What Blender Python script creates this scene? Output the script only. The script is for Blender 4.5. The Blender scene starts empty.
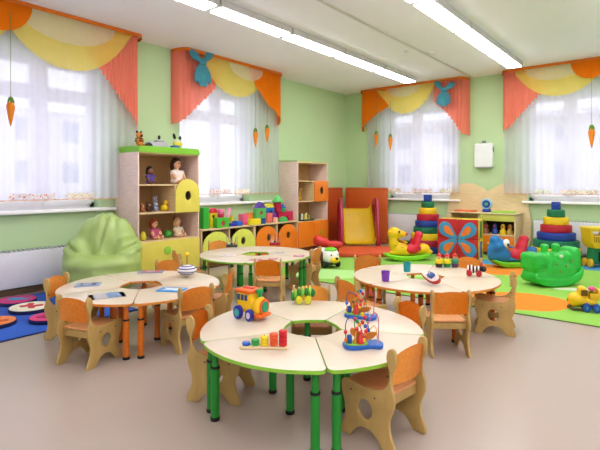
import bpy, bmesh, math, random
from mathutils import Vector, Matrix
random.seed(7)
PI = math.pi
SC = bpy.context.scene
COL = SC.collection

# ------------------------------------------------------------------ camera, sky, exposure
CAM_H = 1.3
FOC = 473.0
TH = math.atan2(380, FOC)
cd = bpy.data.cameras.new('camera'); cam = bpy.data.objects.new('camera', cd); COL.objects.link(cam)
cam.location = (0, 0, CAM_H); cam.rotation_euler = (PI/2, 0, TH)
cd.sensor_fit = 'HORIZONTAL'; cd.sensor_width = 36; cd.lens = 36*FOC/600; cd.shift_y = -42/600
cd.clip_start = 0.05
SC.camera = cam
SC.view_settings.view_transform = 'Standard'; SC.view_settings.look = 'None'
SC.view_settings.gamma = 1; SC.view_settings.use_curve_mapping = False
SC.view_settings.exposure = 0.3
w = bpy.data.worlds.new('sky'); SC.world = w; w.use_nodes = True
w.node_tree.nodes['Background'].inputs[0].default_value = (0.86, 0.89, 1.0, 1)
w.node_tree.nodes['Background'].inputs[1].default_value = 1.75
LAMP = 15.5                     # strength of the ceiling lamps' diffusers
SC.cycles.max_bounces = 10; SC.cycles.transparent_max_bounces = 16; SC.cycles.diffuse_bounces = 6
SC.cycles.sample_clamp_indirect = 6.0

# room numbers (metres): left wall x=XL, back wall y=YB, ceiling z=ZC
XL, XR, YF, YB, ZC = -6.05, 1.6, -1.6, 9.25, 3.34
Fv = Vector((-math.sin(TH), math.cos(TH))); Rv = Vector((math.cos(TH), math.sin(TH)))
def ray(px): return Fv + Rv*((px-300)/FOC)
def on_floor(px, py, z=0.0):
    d = (CAM_H-z)*FOC/(py-183.0); v = ray(px)*d; return v.x, v.y
def at_depth(px, d): v = ray(px)*d; return v.x, v.y
def on_x(px, X, py=None):
    v = ray(px); d = X/v.x; return v.y*d, (CAM_H-((py or 183)-183)*d/FOC)
def on_y(px, Y, py=None):
    v = ray(px); d = Y/v.y; return v.x*d, (CAM_H-((py or 183)-183)*d/FOC)

# ------------------------------------------------------------------ materials
def lin(h):
    if not isinstance(h, str): return h
    r = [int(h[i:i+2], 16)/255 for i in (0, 2, 4)]
    return tuple([(c/12.92 if c <= .04045 else ((c+.055)/1.055)**2.4) for c in r]+[1])
MATS = {}
def mat(hexc, rough=.5, kind='plain', spec=.4, key=None, **kw):
    k = key or (hexc, rough, kind, spec, tuple(sorted(kw.items())))
    if k in MATS: return MATS[k]
    m = bpy.data.materials.new('%s_%s' % (kind, hexc)); m.use_nodes = True; MATS[k] = m
    nt = m.node_tree; b = nt.nodes['Principled BSDF']
    b.inputs['Base Color'].default_value = lin(hexc); b.inputs['Roughness'].default_value = rough
    b.inputs['Specular IOR Level'].default_value = spec
    tc = nt.nodes.new('ShaderNodeTexCoord'); mp = nt.nodes.new('ShaderNodeMapping')
    nt.links.new(tc.outputs['Object'], mp.inputs[0])
    nz = nt.nodes.new('ShaderNodeTexNoise'); nt.links.new(mp.outputs[0], nz.inputs['Vector'])
    amt, sc, bump, bs = .05, 6, .0, 60
    if kind == 'wood': mp.inputs['Scale'].default_value = kw.get('grain', (2, 14, 14)); amt, sc = .16, 3.5; nz.inputs['Detail'].default_value = 5
    if kind == 'cloth': amt, sc, bump, bs = .10, 9, .25, 220
    if kind == 'plush': amt, sc, bump, bs = .25, 30, .6, 160
    if kind == 'paint': amt, sc, bump, bs = .03, 1.2, .04, 90
    if kind == 'leather': amt, sc, bump, bs = .08, 5, .12, 130
    nz.inputs['Scale'].default_value = sc
    c = lin(hexc); mx = nt.nodes.new('ShaderNodeMix'); mx.data_type = 'RGBA'
    mx.inputs['A'].default_value = tuple(min(1, v*(1+amt)) for v in c[:3])+(1,)
    mx.inputs['B'].default_value = tuple(v*(1-amt*1.6) for v in c[:3])+(1,)
    nt.links.new(nz.outputs['Fac'], mx.inputs['Factor']); nt.links.new(mx.outputs['Result'], b.inputs['Base Color'])
    if bump:
        n2 = nt.nodes.new('ShaderNodeTexNoise'); n2.inputs['Scale'].default_value = bs
        nt.links.new(tc.outputs['Object'], n2.inputs['Vector'])
        bp = nt.nodes.new('ShaderNodeBump'); bp.inputs['Strength'].default_value = bump; bp.inputs['Distance'].default_value = .002
        nt.links.new(n2.outputs['Fac'], bp.inputs['Height']); nt.links.new(bp.outputs[0], b.inputs['Normal'])
    return m
def sheer_mat(hexc, transp, key, trans=.6):
    if key in MATS: return MATS[key]
    m = bpy.data.materials.new(key); m.use_nodes = True; MATS[key] = m; nt = m.node_tree; nt.nodes.clear()
    out = nt.nodes.new('ShaderNodeOutputMaterial')
    d = nt.nodes.new('ShaderNodeBsdfDiffuse'); t = nt.nodes.new('ShaderNodeBsdfTranslucent'); tr = nt.nodes.new('ShaderNodeBsdfTransparent')
    d.inputs[0].default_value = lin(hexc); t.inputs[0].default_value = lin(hexc)
    a = nt.nodes.new('ShaderNodeMixShader'); a.inputs[0].default_value = trans
    b = nt.nodes.new('ShaderNodeMixShader')
    tc = nt.nodes.new('ShaderNodeTexCoord'); nz = nt.nodes.new('ShaderNodeTexNoise'); nz.inputs['Scale'].default_value = 3
    mr = nt.nodes.new('ShaderNodeMapRange'); mr.inputs['To Min'].default_value = max(0, transp-.06); mr.inputs['To Max'].default_value = transp+.06
    nt.links.new(tc.outputs['Object'], nz.inputs['Vector']); nt.links.new(nz.outputs['Fac'], mr.inputs['Value']); nt.links.new(mr.outputs[0], b.inputs[0])
    nt.links.new(d.outputs[0], a.inputs[1]); nt.links.new(t.outputs[0], a.inputs[2])
    nt.links.new(a.outputs[0], b.inputs[1]); nt.links.new(tr.outputs[0], b.inputs[2]); nt.links.new(b.outputs[0], out.inputs[0])
    return m
def glass_mat():
    if 'glass' in MATS: return MATS['glass']
    m = bpy.data.materials.new('window_glass'); m.use_nodes = True; MATS['glass'] = m; nt = m.node_tree; nt.nodes.clear()
    out = nt.nodes.new('ShaderNodeOutputMaterial'); tr = nt.nodes.new('ShaderNodeBsdfTransparent'); g = nt.nodes.new('ShaderNodeBsdfGlossy')
    g.inputs['Roughness'].default_value = .02; mx = nt.nodes.new('ShaderNodeMixShader'); mx.inputs[0].default_value = .06
    nt.links.new(tr.outputs[0], mx.inputs[1]); nt.links.new(g.outputs[0], mx.inputs[2]); nt.links.new(mx.outputs[0], out.inputs[0]); return m
def lamp_mat():
    if 'lamp' in MATS: return MATS['lamp']
    m = bpy.data.materials.new('lamp_diffuser'); m.use_nodes = True; MATS['lamp'] = m
    b = m.node_tree.nodes['Principled BSDF']; b.inputs['Base Color'].default_value = (.9, .9, .9, 1)
    b.inputs['Emission Color'].default_value = (1, .97, .985, 1); b.inputs['Emission Strength'].default_value = LAMP; return m

# ------------------------------------------------------------------ mesh helpers
def fin(name, me, m, parent=None, angle=40):
    for p in me.polygons: p.use_smooth = True
    try: me.set_sharp_from_angle(angle=math.radians(angle))
    except Exception: pass
    if not me.materials:
        for q in (m if isinstance(m, (list, tuple)) else [m]): me.materials.append(q)
    me.name = name
    o = bpy.data.objects.new(name, me); COL.objects.link(o)
    if parent: o.parent = parent
    return o
class MB:
    def __init__(s): s.bm = bmesh.new()
    def _add(s, bm2, M=None, mi=0):
        if M is not None: bmesh.ops.transform(bm2, matrix=M, verts=bm2.verts)
        for f in bm2.faces: f.material_index = mi
        me = bpy.data.meshes.new('t'); bm2.to_mesh(me); bm2.free(); s.bm.from_mesh(me); bpy.data.meshes.remove(me); return s
    def box(s, lo, hi, bev=.0, M=None, mi=0, seg=2):
        b = bmesh.new(); bmesh.ops.create_cube(b, size=1)
        c = [(lo[i]+hi[i])/2 for i in range(3)]; d = [abs(hi[i]-lo[i]) for i in range(3)]
        for v in b.verts: v.co = Vector([v.co[i]*d[i]+c[i] for i in range(3)])
        if bev: bmesh.ops.bevel(b, geom=b.edges[:], offset=min(bev, min(d)*.45), segments=seg, profile=.5, affect='EDGES')
        return s._add(b, M, mi)
    def cyl(s, p0, p1, r0, r1=None, n=20, bev=0, mi=0):
        p0, p1 = Vector(p0), Vector(p1); r1 = r0 if r1 is None else r1
        L = (p1-p0).length; b = bmesh.new()
        bmesh.ops.create_cone(b, cap_ends=True, segments=n, radius1=r0, radius2=r1, depth=L)
        if bev:
            es = [e for e in b.edges if abs(e.verts[0].co.z-e.verts[1].co.z) < 1e-6]
            bmesh.ops.bevel(b, geom=es, offset=bev, segments=2, profile=.5, affect='EDGES')
        q = (p1-p0).to_track_quat('Z', 'Y').to_matrix().to_4x4()
        return s._add(b, Matrix.Translation((p0+p1)/2) @ q, mi)
    def ell(s, c, r, rot=(0, 0, 0), n=16, mi=0):
        b = bmesh.new(); bmesh.ops.create_uvsphere(b, u_segments=n, v_segments=max(6, n*2//3), radius=1)
        if not isinstance(r, (tuple, list)): r = (r, r, r)
        from mathutils import Euler
        M = Matrix.Translation(c) @ Euler(rot).to_matrix().to_4x4() @ Matrix.Diagonal((r[0], r[1], r[2], 1))
        return s._add(b, M, mi)
    def lathe(s, prof, c=(0, 0, 0), n=24, M=None, mi=0):
        b = bmesh.new(); rings = []
        for r, z in prof:
            rings.append([b.verts.new((c[0]+r*math.cos(2*PI*i/n), c[1]+r*math.sin(2*PI*i/n), c[2]+z)) for i in range(n)] if r > 1e-5 else [b.verts.new((c[0], c[1], c[2]+z))])
        for A, B in zip(rings, rings[1:]):
            for i in range(n):
                j = (i+1) % n
                if len(A) == 1 and len(B) == 1: continue
                if len(A) == 1: b.faces.new((A[0], B[j], B[i]))
                elif len(B) == 1: b.faces.new((A[i], A[j], B[0]))
                else: b.faces.new((A[i], A[j], B[j], B[i]))
        bmesh.ops.recalc_face_normals(b, faces=b.faces[:])
        return s._add(b, M, mi)
    def tube(s, pts, r, n=10, closed=False, mi=0):
        P = [Vector(p) for p in pts]; b = bmesh.new(); rings = []; N = len(P)
        up = Vector((0, 0, 1)); prev = None
        for i, p in enumerate(P):
            a = P[i-1] if (i > 0 or closed) else P[i]; c = P[(i+1) % N] if (i < N-1 or closed) else P[i]
            t = (c-a).normalized()
            if prev is None: u = t.orthogonal().normalized()
            else: u = (prev-t*prev.dot(t)).normalized()
            prev = u; v = t.cross(u); rr = r[i] if isinstance(r, (list, tuple)) else r
            rings.append([b.verts.new(p+(u*math.cos(2*PI*k/n)+v*math.sin(2*PI*k/n))*rr) for k in range(n)])
        for i in range(N if closed else N-1):
            A, B = rings[i], rings[(i+1) % N]
            for k in range(n): b.faces.new((A[k], A[(k+1) % n], B[(k+1) % n], B[k]))
        if not closed: b.faces.new(rings[0]); b.faces.new(rings[-1])
        bmesh.ops.recalc_face_normals(b, faces=b.faces[:])
        return s._add(b, None, mi)
    def plate(s, loops, t, M=None, bev=0, mi=0, side_mi=None):
        cu = bpy.data.curves.new('c', 'CURVE'); cu.dimensions = '2D'; cu.fill_mode = 'BOTH'
        cu.extrude = max(t/2-bev, 0); cu.bevel_depth = bev; cu.bevel_resolution = 2; cu.offset = -bev
        for lp in loops:
            sp = cu.splines.new('POLY'); sp.points.add(len(lp)-1)
            for i, p in enumerate(lp): sp.points[i].co = (p[0], p[1], 0, 1)
            sp.use_cyclic_u = True
        ob = bpy.data.objects.new('c', cu); COL.objects.link(ob)
        dg = bpy.context.evaluated_depsgraph_get(); me = bpy.data.meshes.new_from_object(ob.evaluated_get(dg))
        bpy.data.objects.remove(ob); bpy.data.curves.remove(cu)
        b = bmesh.new(); b.from_mesh(me); bpy.data.meshes.remove(me)
        bmesh.ops.remove_doubles(b, verts=b.verts, dist=1e-5); b.normal_update()
        side = [f.index for f in b.faces if abs(f.normal.z) < .6]
        n0 = len(s.bm.faces); s._add(b, M, mi)
        if side_mi is not None:
            s.bm.faces.ensure_lookup_table()
            for i in side: s.bm.faces[n0+i].material_index = side_mi
        return s
    def build(s, name, m, parent=None, angle=40):
        me = bpy.data.meshes.new(name); s.bm.to_mesh(me); s.bm.free(); return fin(name, me, m, parent, angle)
def blob(name, ells, m, parent=None, vox=.012, it=6, M=None):
    """ellipsoids and cones fused into ONE smooth surface"""
    mb = MB()
    for e in ells:
        if e[0] == 'c': mb.cyl(*e[1:])
        elif e[0] == 'b': mb.box(*e[1:])
        else: mb.ell(*e)
    if M is not None: bmesh.ops.transform(mb.bm, matrix=M, verts=mb.bm.verts)
    me = bpy.data.meshes.new('t'); mb.bm.to_mesh(me); mb.bm.free()
    ob = bpy.data.objects.new('t', me); COL.objects.link(ob)
    r = ob.modifiers.new('r', 'REMESH'); r.mode = 'VOXEL'; r.voxel_size = vox
    q = ob.modifiers.new('s', 'SMOOTH'); q.factor = .5; q.iterations = it
    dg = bpy.context.evaluated_depsgraph_get(); m2 = bpy.data.meshes.new_from_object(ob.evaluated_get(dg))
    bpy.data.objects.remove(ob); bpy.data.meshes.remove(me)
    return fin(name, m2, m, parent, 80)
def cr(pts, n=6, closed=True):
    """smooth curve through points"""
    P = [Vector(p) for p in pts]; N = len(P); out = []
    rng = range(N) if closed else range(N-1)
    for i in rng:
        p0 = P[(i-1) % N] if (closed or i > 0) else P[i]; p1 = P[i]; p2 = P[(i+1) % N]; p3 = P[(i+2) % N] if (closed or i < N-2) else P[i+1]
        for k in range(n):
            t = k/n
            out.append(.5*((2*p1)+(p2-p0)*t+(2*p0-5*p1+4*p2-p3)*t*t+(3*p1-p0-3*p2+p3)*t**3))
    if not closed: out.append(P[-1])
    return [tuple(q) for q in out]
def circ(cx, cy, rx, ry=None, n=24): return [(cx+rx*math.cos(2*PI*i/n), cy+(ry or rx)*math.sin(2*PI*i/n)) for i in range(n)]
def rrect(x0, y0, x1, y1, r, n=5):
    o = []
    for cx, cy, a in ((x1-r, y1-r, 0), (x0+r, y1-r, 90), (x0+r, y0+r, 180), (x1-r, y0+r, 270)):
        for i in range(n+1):
            t = math.radians(a+90*i/n); o.append((cx+r*math.cos(t), cy+r*math.sin(t)))
    return o
MX = lambda o=(0, 0, 0): Matrix.Translation(o) @ Matrix(((1, 0, 0, 0), (0, 0, -1, 0), (0, 1, 0, 0), (0, 0, 0, 1)))   # (u,v)->(x,z), thickness along y
MY = lambda o=(0, 0, 0): Matrix.Translation(o) @ Matrix(((0, 0, 1, 0), (1, 0, 0, 0), (0, 1, 0, 0), (0, 0, 0, 1)))    # (u,v)->(y,z), thickness along x
def thing(name, label, cat, loc=(0, 0, 0), rz=0, group=None):
    o = bpy.data.objects.new(name, None); COL.objects.link(o); o.empty_display_size = .1
    o.location = loc; o.rotation_euler = (0, 0, rz); o['label'] = label; o['category'] = cat
    if group: o['group'] = group
    return o
def tag(o, label, cat, group=None, loc=None, rz=None):
    o['label'] = label; o['category'] = cat
    if group: o['group'] = group
    if loc is not None: o.location = loc
    if rz is not None: o.rotation_euler = (0, 0, rz)
    return o
def struct(o): o['kind'] = 'structure'; return o
KIDS = lambda r: [c for c in list(COL.objects) if c.parent == r]
def dup(root, loc, rz, label, group=None):
    r = root.copy(); COL.objects.link(r); r.location = loc; r.rotation_euler = (0, 0, rz); r['label'] = label
    if group: r['group'] = group
    for ch in KIDS(root):
        c = ch.copy(); COL.objects.link(c); c.parent = r
        for g in KIDS(ch):
            d = g.copy(); COL.objects.link(d); d.parent = c
    return r

# ------------------------------------------------------------------ palette
WALL = mat('bbd6a5', .85, 'paint', .2)
CEIL = mat('f4f3ff', .9, 'paint', .2)
WHITE = mat('f2f2f2', .35); SILL = mat('f6f6f6', .3)
BIRCH = mat('dcc294', .42, 'wood'); PANEL = mat('e6cdc0', .45, 'wood'); PLY = mat('bf9f5c', .45, 'wood', grain=(6, 6, 1.5))
MAPLE = mat('d6c8b2', .3, 'plain', .5)
ORANGE = mat('e87f1c', .4); CORAL = '#'; YEL = mat('f2dc3e', .4); BLACK = mat('141414', .45); GREEN = mat('2f8a2c', .35); LIME = mat('86c232', .4)
RED = mat('c81e22', .35); BLUE = mat('1f4fb0', .35); TEAL = mat('1b8d86', .4); PURPLE = mat('6a3a9c', .4); STEEL = mat('9a9a9c', .3)
SKIN = mat('e0ac84', .5); DKRED = mat('a3163a', .25, spec=.6); SKYB = mat('2f8fc4', .4); TAN = mat('e2cb9c', .5, 'wood')
DGREEN = mat('146b4a', .4); PINK = mat('e05590', .45); GREY = mat('8a8a8a', .5)

# ------------------------------------------------------------------ room shell
def floor_mat():
    m = mat('ad9e91', .3, 'paint', .5, key='floor'); nt = m.node_tree
    return m
f = MB().box((XL-.5, YF-.5, -.2), (XR+.5, YB+.5, 0)).build('floor', floor_mat()); struct(f)
c = MB().box((XL-.5, YF-.5, ZC), (XR+.5, YB+.5, ZC+.2)).build('ceiling', CEIL); struct(c)
ZS, ZT = .97, 2.86                  # window opening bottom and top
W_LEFT = [(1.0, 3.27), (4.55, 6.08)]; W_BACK = [(-4.98, -3.42), (-2.16, -.2)]
def wall_with(name, openings, a0, a1, place):
    mb = MB(); cur = a0
    for (u, v) in openings:
        place(mb, cur, u, 0, ZC); place(mb, u, v, 0, ZS); place(mb, u, v, ZT, ZC); cur = v
    place(mb, cur, a1, 0, ZC)
    o = mb.build(name, WALL); struct(o); return o
wall_with('wall_left', W_LEFT, YF-.5, YB, lambda mb, u, v, z0, z1: mb.box((XL-.4, u, z0), (XL, v, z1)))
wall_with('wall_back', W_BACK, XL-.4, XR+.5, lambda mb, u, v, z0, z1: mb.box((u, YB, z0), (v, YB+.4, z1)))
struct(MB().box((XR, YF-.5, 0), (XR+.3, YB, ZC)).build('wall_right', CEIL))
struct(MB().box((XL, YF-.3, 0), (XR, YF, ZC)).build('wall_front', CEIL))
struct(MB().box((XL, YF, 0), (XL+.02, YB, .07), .004).build('baseboard_left', mat('8a7358', .5, 'wood')))
struct(MB().box((XL+.02, YB-.02, 0), (XR, YB, .07), .004).build('baseboard_back', mat('8a7358', .5, 'wood')))
EXT = {1: .17, 2: .7}
def window(n, left, u0, u1, mulls):
    """PVC window set back in its reveal: frame, mullions, transom, glass, sill"""
    if left: P = lambda a, o, z: (XL-.24+o, a, z)
    else: P = lambda a, o, z: (a, YB+.24-o, z)
    def bx(mb, a0, a1, o0, o1, z0, z1, bev=.006):
        p, q = P(a0, o0, z0), P(a1, o1, z1); lo = [min(p[i], q[i]) for i in range(3)]; hi = [max(p[i], q[i]) for i in range(3)]
        mb.box(lo, hi, bev)
    fr = MB(); w_ = .075
    bx(fr, u0, u1, 0, .07, ZS+.001, ZS+w_); bx(fr, u0, u1, 0, .07, ZT-w_, ZT-.001); bx(fr, u0+.001, u0+w_, 0, .07, ZS, ZT); bx(fr, u1-w_, u1-.001, 0, .07, ZS, ZT)
    zt = 2.42
    bx(fr, u0+.01, u1-.01, .002, .068, zt-.05, zt+.05)
    for m_ in mulls: bx(fr, m_-.055, m_+.055, -.002, .075, ZS+.01, ZT-.01)
    edges = [u0]+list(mulls)+[u1]
    root = fr.build('window_%d' % n, WHITE); struct(root)
    for a, b_ in zip(edges, edges[1:]):
        sh = MB(); g = .045
        a2, b2 = a+g, b_-g
        for (z0, z1) in ((ZS+g, zt-.03), (zt+.03, ZT-g)):
            bx(sh, a2, b2, .01, .085, z0, z0+.06); bx(sh, a2, b2, .01, .085, z1-.06, z1); bx(sh, a2, a2+.06, .011, .084, z0, z1); bx(sh, b2-.06, b2, .011, .084, z0, z1)
        sh.build('window_sash', WHITE, root)
        gl = MB(); bx(gl, a2+.02, b2-.02, .03, .036, ZS+.08, ZT-.08, 0); gl.build('window_pane', glass_mat(), root)
    s = MB(); bx(s, u0-.06, u1+EXT.get(n, .06), .05, .34, ZS-.035, ZS+.004, .01); s.build('window_sill', SILL, root)
    return root
window(1, True, *W_LEFT[0], [1.75, 2.55]); window(2, True, *W_LEFT[1], [5.42]); window(3, False, *W_BACK[0], [-4.35]); window(4, False, *W_BACK[1], [-1.5, -.85])

# building across the yard, seen dimly through the sheer curtains
def house(lo, hi, along_y, label):
    t = thing('apartment_building', label, 'building', ((lo[0]+hi[0])/2, (lo[1]+hi[1])/2, -3))
    cx, cy = t.location.x, t.location.y
    MB().box((lo[0]-cx, lo[1]-cy, 0), (hi[0]-cx, hi[1]-cy, 9)).build('facade', mat('c9c6c4', .9, 'paint'), t)
    wm = mat('7c828c', .3)
    for k in range(3):
        for j in range(7):
            z = 1.6+k*2.7
            if along_y:
                y = lo[1]-cy+1.2+j*(hi[1]-lo[1]-2)/7; MB().box((hi[0]-cx-.05, y, z), (hi[0]-cx+.02, y+1.1, z+1.4)).build('window', wm, t)
            else:
                x = lo[0]-cx+1.2+j*(hi[0]-lo[0]-2)/7; MB().box((x, lo[1]-cy-.02, z), (x+1.1, lo[1]-cy+.05, z+1.4)).build('window', wm, t)
house((-40, 2, 0), (-32, 24, 0), True, 'pale apartment building outside the two windows of the left wall')
house((-26, 34, 0), (2, 42, 0), False, 'pale apartment building outside the two windows of the far wall')

# ------------------------------------------------------------------ ceiling lamps, conduit, detectors
def lamp(x, y0, y1, label, grp):
    t = thing('ceiling_light', label, 'ceiling light', (x, (y0+y1)/2, ZC), 0, grp)
    h = (y1-y0)/2-.012
    MB().box((-.12, -h, -.085), (.12, h, -.001), .006).build('housing', mat('c9c9c6', .4), t)
    MB().box((-.105, -h+.035, -.1), (.105, h-.035, -.083), .006).build('diffuser', lamp_mat(), t)
    return t
ends = [8.52-1.25*k for k in range(8)]
nm = ['farthest lamp', 'second lamp from the far wall', 'third lamp from the far wall', 'lamp partly cut by the picture top']
for row, x in (('left', -4.07), ('right', -2.17)):
    for k in range(5):
        lab = '%s of the %s row of white rectangular ceiling lamps' % ((['farthest', 'second from the far wall', 'third from the far wall', 'fourth from the far wall', 'nearest, cut by the picture top,'] if row == 'left' else ['farthest', 'second from the far wall', 'third from the far wall', 'nearest, cut by the picture top,', ''])[k], row)
        if row == 'right' and k == 4: continue
        lamp(x, ends[k+1], ends[k], lab, 'ceiling lamps in two long rows')
for x in (-3.2, -.4, .9):  # extra unseen lamps, added only to light the room
    for y0 in (-1.2, .6, 2.4, 4.2, 5.9, 7.4)[:(6 if x == -.4 else 3) if x > -1 else 2]: lamp(x, y0, y0+1.29, 'added fill lamp on the ceiling outside the picture, above and behind the camera', 'added fill lamps outside the picture')
tag(MB().box((-.018, 0, -.02), (.018, 7.2, 0), .004).build('cable_trunking', mat('c4c2bd', .5)), 'thin white cable trunking running along the ceiling between the lamp rows', 'cable trunking', loc=(-3.12, 1.9, ZC-.0005))
def detector(x, y, r, lab):
    t = thing('smoke_detector', lab, 'smoke detector', (x, y, ZC))
    MB().lathe([(0, -.001), (r, -.001), (r, -.018), (r*.85, -.022)]+[(0, -.022)]).build('mount', WHITE, t)
    MB().lathe([(0, -.02), (r*.8, -.02), (r*.75, -.045), (r*.5, -.055), (0, -.057)]).build('sensor_head', mat('d8d6d2', .4), t)
detector(-3.03, 7.02, .055, 'round white smoke detector on the ceiling beside the cable trunking')
detector(-3.25, 6.62, .03, 'small round white sensor on the ceiling, left of the smoke detector')

# ------------------------------------------------------------------ curtains
def drape(name, P, s0, s1, top, bot, m, parent=None, amp=.02, wav=.09, off=.0, ns=120, nz=14, edge=None, ph=0, sag=0, solid=.0015):
    bm = bmesh.new(); rows = []
    for i in range(ns+1):
        s = s0+(s1-s0)*i/ns; zt_, zb = top(s), bot(s); col_ = []
        for j in range(nz+1):
            t = j/nz; z = zt_+(zb-zt_)*t
            o = off+amp*math.sin(2*PI*s/wav+ph+.6*math.sin(s*7))*(.35+.65*t)+sag*math.sin(PI*t)
            if edge:   # ends curve back to the wall
                e = min(1, (s-s0)/edge, (s1-s)/edge); e = max(e, 0); o *= math.sin(PI/2*e)**.5 if e < 1 else 1
            col_.append(bm.verts.new(P(s, max(o, .012), z)))
        rows.append(col_)
    for A, B in zip(rows, rows[1:]):
        for j in range(nz):
            q = [A[j], B[j], B[j+1], A[j+1]]; bm.faces.new(q)
    me = bpy.data.meshes.new(name); bm.to_mesh(me); bm.free()
    return fin(name, me, m, parent, 80)
PL = lambda s, o, z: (XL+o, s, z)
PB = lambda s, o, z: (s, YB-o, z)
SHEER = sheer_mat('efecfb', .25, 'sheer_white', .78)
C_COR = sheer_mat('fb9078', .06, 'coral_cloth', .35); C_YEL = sheer_mat('fbe678', .14, 'yellow_cloth', .4); C_ORA = sheer_mat('ee7a14', .0, 'orange_cloth', .2)
C_PALE = sheer_mat('f6f3dc', .4, 'pale_swag_cloth', .4)
def hem_mat(a, b_):
    k = 'hem'+a+b_
    if k in MATS: return MATS[k]
    m = bpy.data.materials.new('embroidered_hem'); m.use_nodes = True; MATS[k] = m; nt = m.node_tree; b = nt.nodes['Principled BSDF']; b.inputs['Roughness'].default_value = .8
    tc = nt.nodes.new('ShaderNodeTexCoord'); v = nt.nodes.new('ShaderNodeTexVoronoi'); v.inputs['Scale'].default_value = 34
    r = nt.nodes.new('ShaderNodeValToRGB'); r.color_ramp.elements[0].color = lin(a); r.color_ramp.elements[0].position = .3; r.color_ramp.elements[1].color = lin(b_); r.color_ramp.elements[1].position = .36
    nt.links.new(tc.outputs['Object'], v.inputs['Vector']); nt.links.new(v.outputs['Distance'], r.inputs[0]); nt.links.new(r.outputs[0], b.inputs['Base Color']); return m
def sheer(P, s0, s1, zb, label, motifs):
    t = thing('sheer_curtain', label, 'curtain', P((s0+s1)/2, 0, zb)); ox, oy, oz = t.location
    Q = lambda s, o, z: tuple(Vector(P(s, o, z))-Vector((ox, oy, oz)))
    drape('sheer_cloth', Q, s0, s1, lambda s: 3.28, lambda s: zb, SHEER, t, amp=.012, wav=.115, off=.13, ns=int((s1-s0)*70), nz=10)
    for (a, b_, col_) in motifs:
        zz = zb+.03
        drape('embroidered_motif', Q, a, b_, lambda s: zz+.055, lambda s: zz-.01, hem_mat(*col_), t, amp=.012, wav=.115, off=.135, ns=int((b_-a)*70)+4, nz=1)
    drape('hem', Q, s0, s1, lambda s: zb+.014, lambda s: zb, mat('e6b48a', .7), t, amp=.012, wav=.115, off=.133, ns=int((s1-s0)*70), nz=1)
    return t
zsh = 1.06
sheer(PL, .75, 3.74, zsh+.03, 'long white sheer curtain at the nearest window, left edge of the picture', [(2.1, 2.62, ('d86a5a', 'f4eef0')), (2.75, 3.1, ('e2c070', 'f6f0e4'))])
sheer(PL, 4.46, 6.74, zsh+.05, 'white sheer curtain at the left-wall window behind the tall bookcase', [(5.05, 5.5, ('e09090', 'f4eef0')), (5.6, 5.95, ('e2c070', 'f6f0e4'))])
sheer(PB, -5.42, -3.33, zsh+.04, 'white sheer curtain at the far-wall window behind the slide and ring tower', [(-4.9, -4.6, ('e0a070', 'f6f0e4')), (-4.35, -3.9, ('e06a72', 'f4eef0')), (-3.75, -3.5, ('a8a86a', 'f0f0e4'))])
sheer(PB, -2.52, .2, zsh+.04, 'white sheer curtain at the far-wall window on the right edge', [(-2.0, -1.75, ('a8b060', 'f0f0e4')), (-1.6, -1.05, ('e08a50', 'f6f0e4'))])
ZV = ZC-.01
VO = .2
def lerp_fn(pts):
    def fn(s):
        if s <= pts[0][0]: return pts[0][1]
        for (a, za), (b_, zb) in zip(pts, pts[1:]):
            if s <= b_: return za+(zb-za)*(s-a)/(b_-a)
        return pts[-1][1]
    return fn
def arc_fn(c_, hw, ztop, drop, p=2.0):
    return lambda s: ztop-drop*(max(0, 1-abs((s-c_)/hw)**p))**.5
def steps(fn, st): return lambda s: fn(math.floor(s/st)*st)
def vthing(P, s0, s1, label):
    t = thing('valance', label, 'valance', P((s0+s1)/2, 0, 3.3)); off = Vector(t.location)
    return t, (lambda s, o, z: tuple(Vector(P(s, o, z))-off))
def rail(Q, t, s0, s1):
    mb = MB(); pts = [Q(s0, .02, ZV-.03)]
    for a in range(0, 91, 15): pts.append(Q(s0+.12*(1-math.cos(math.radians(a))), .02+(VO+.085)*math.sin(math.radians(a)), ZV-.03))
    for a in range(90, -1, -15): pts.append(Q(s1-.12*(1-math.cos(math.radians(a))), .02+(VO+.085)*math.sin(math.radians(a)), ZV-.03))
    bm = bmesh.new(); vs = [[bm.verts.new((p[0], p[1], p[2]+dz)) for dz in (.036, -.012)] for p in pts]
    for A, B in zip(vs, vs[1:]): bm.faces.new((A[0], B[0], B[1], A[1]))
    me = bpy.data.meshes.new('top_band'); bm.to_mesh(me); bm.free(); fin('top_band', me, mat('d9700f', .7, 'cloth'), t, 80)
# window 1 (nearest, left wall)
t, Q = vthing(PL, .9, 3.72, 'coral, yellow and orange valance over the nearest window, cut by the left edge')
rail(Q, t, .72, 3.78)
drape('side_swag', Q, 2.98, 3.77, lambda s: ZV, steps(lerp_fn([(2.98, 2.98), (3.02, 2.92), (3.76, 2.02)]), .045), C_COR, t, amp=.012, wav=.05, off=VO-.01, edge=.1, nz=8)
drape('middle_swag', Q, 2.05, 3.62, lambda s: ZV, lambda s: ZV-.02-.62*max(0, 1-abs((s-2.75)/.85)**2.3), C_YEL, t, amp=.006, wav=.03, off=VO+.01, nz=14, sag=.04)
drape('pale_swag', Q, 2.12, 3.32, lambda s: ZV-.01, arc_fn(2.72, .6, ZV-.02, .32), C_PALE, t, amp=.004, wav=.03, off=VO+.065)
drape('middle_swag', Q, .95, 2.2, lambda s: ZV, lambda s: ZV-.02-.62*max(0, 1-abs((s-1.5)/.75)**2.3), C_YEL, t, amp=.006, wav=.03, off=VO+.01, nz=14, sag=.04)
drape('side_swag', Q, .72, 1.3, lambda s: ZV, steps(lerp_fn([(.72, 2.05), (1.3, 2.9)]), .045), C_COR, t, amp=.012, wav=.05, off=VO-.01, edge=.1, nz=8)
drape('scallop', Q, 1.6, 2.3, lambda s: ZV, arc_fn(1.95, .355, ZV, .36), C_ORA, t, amp=.002, wav=.3, off=VO+.075)
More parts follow.
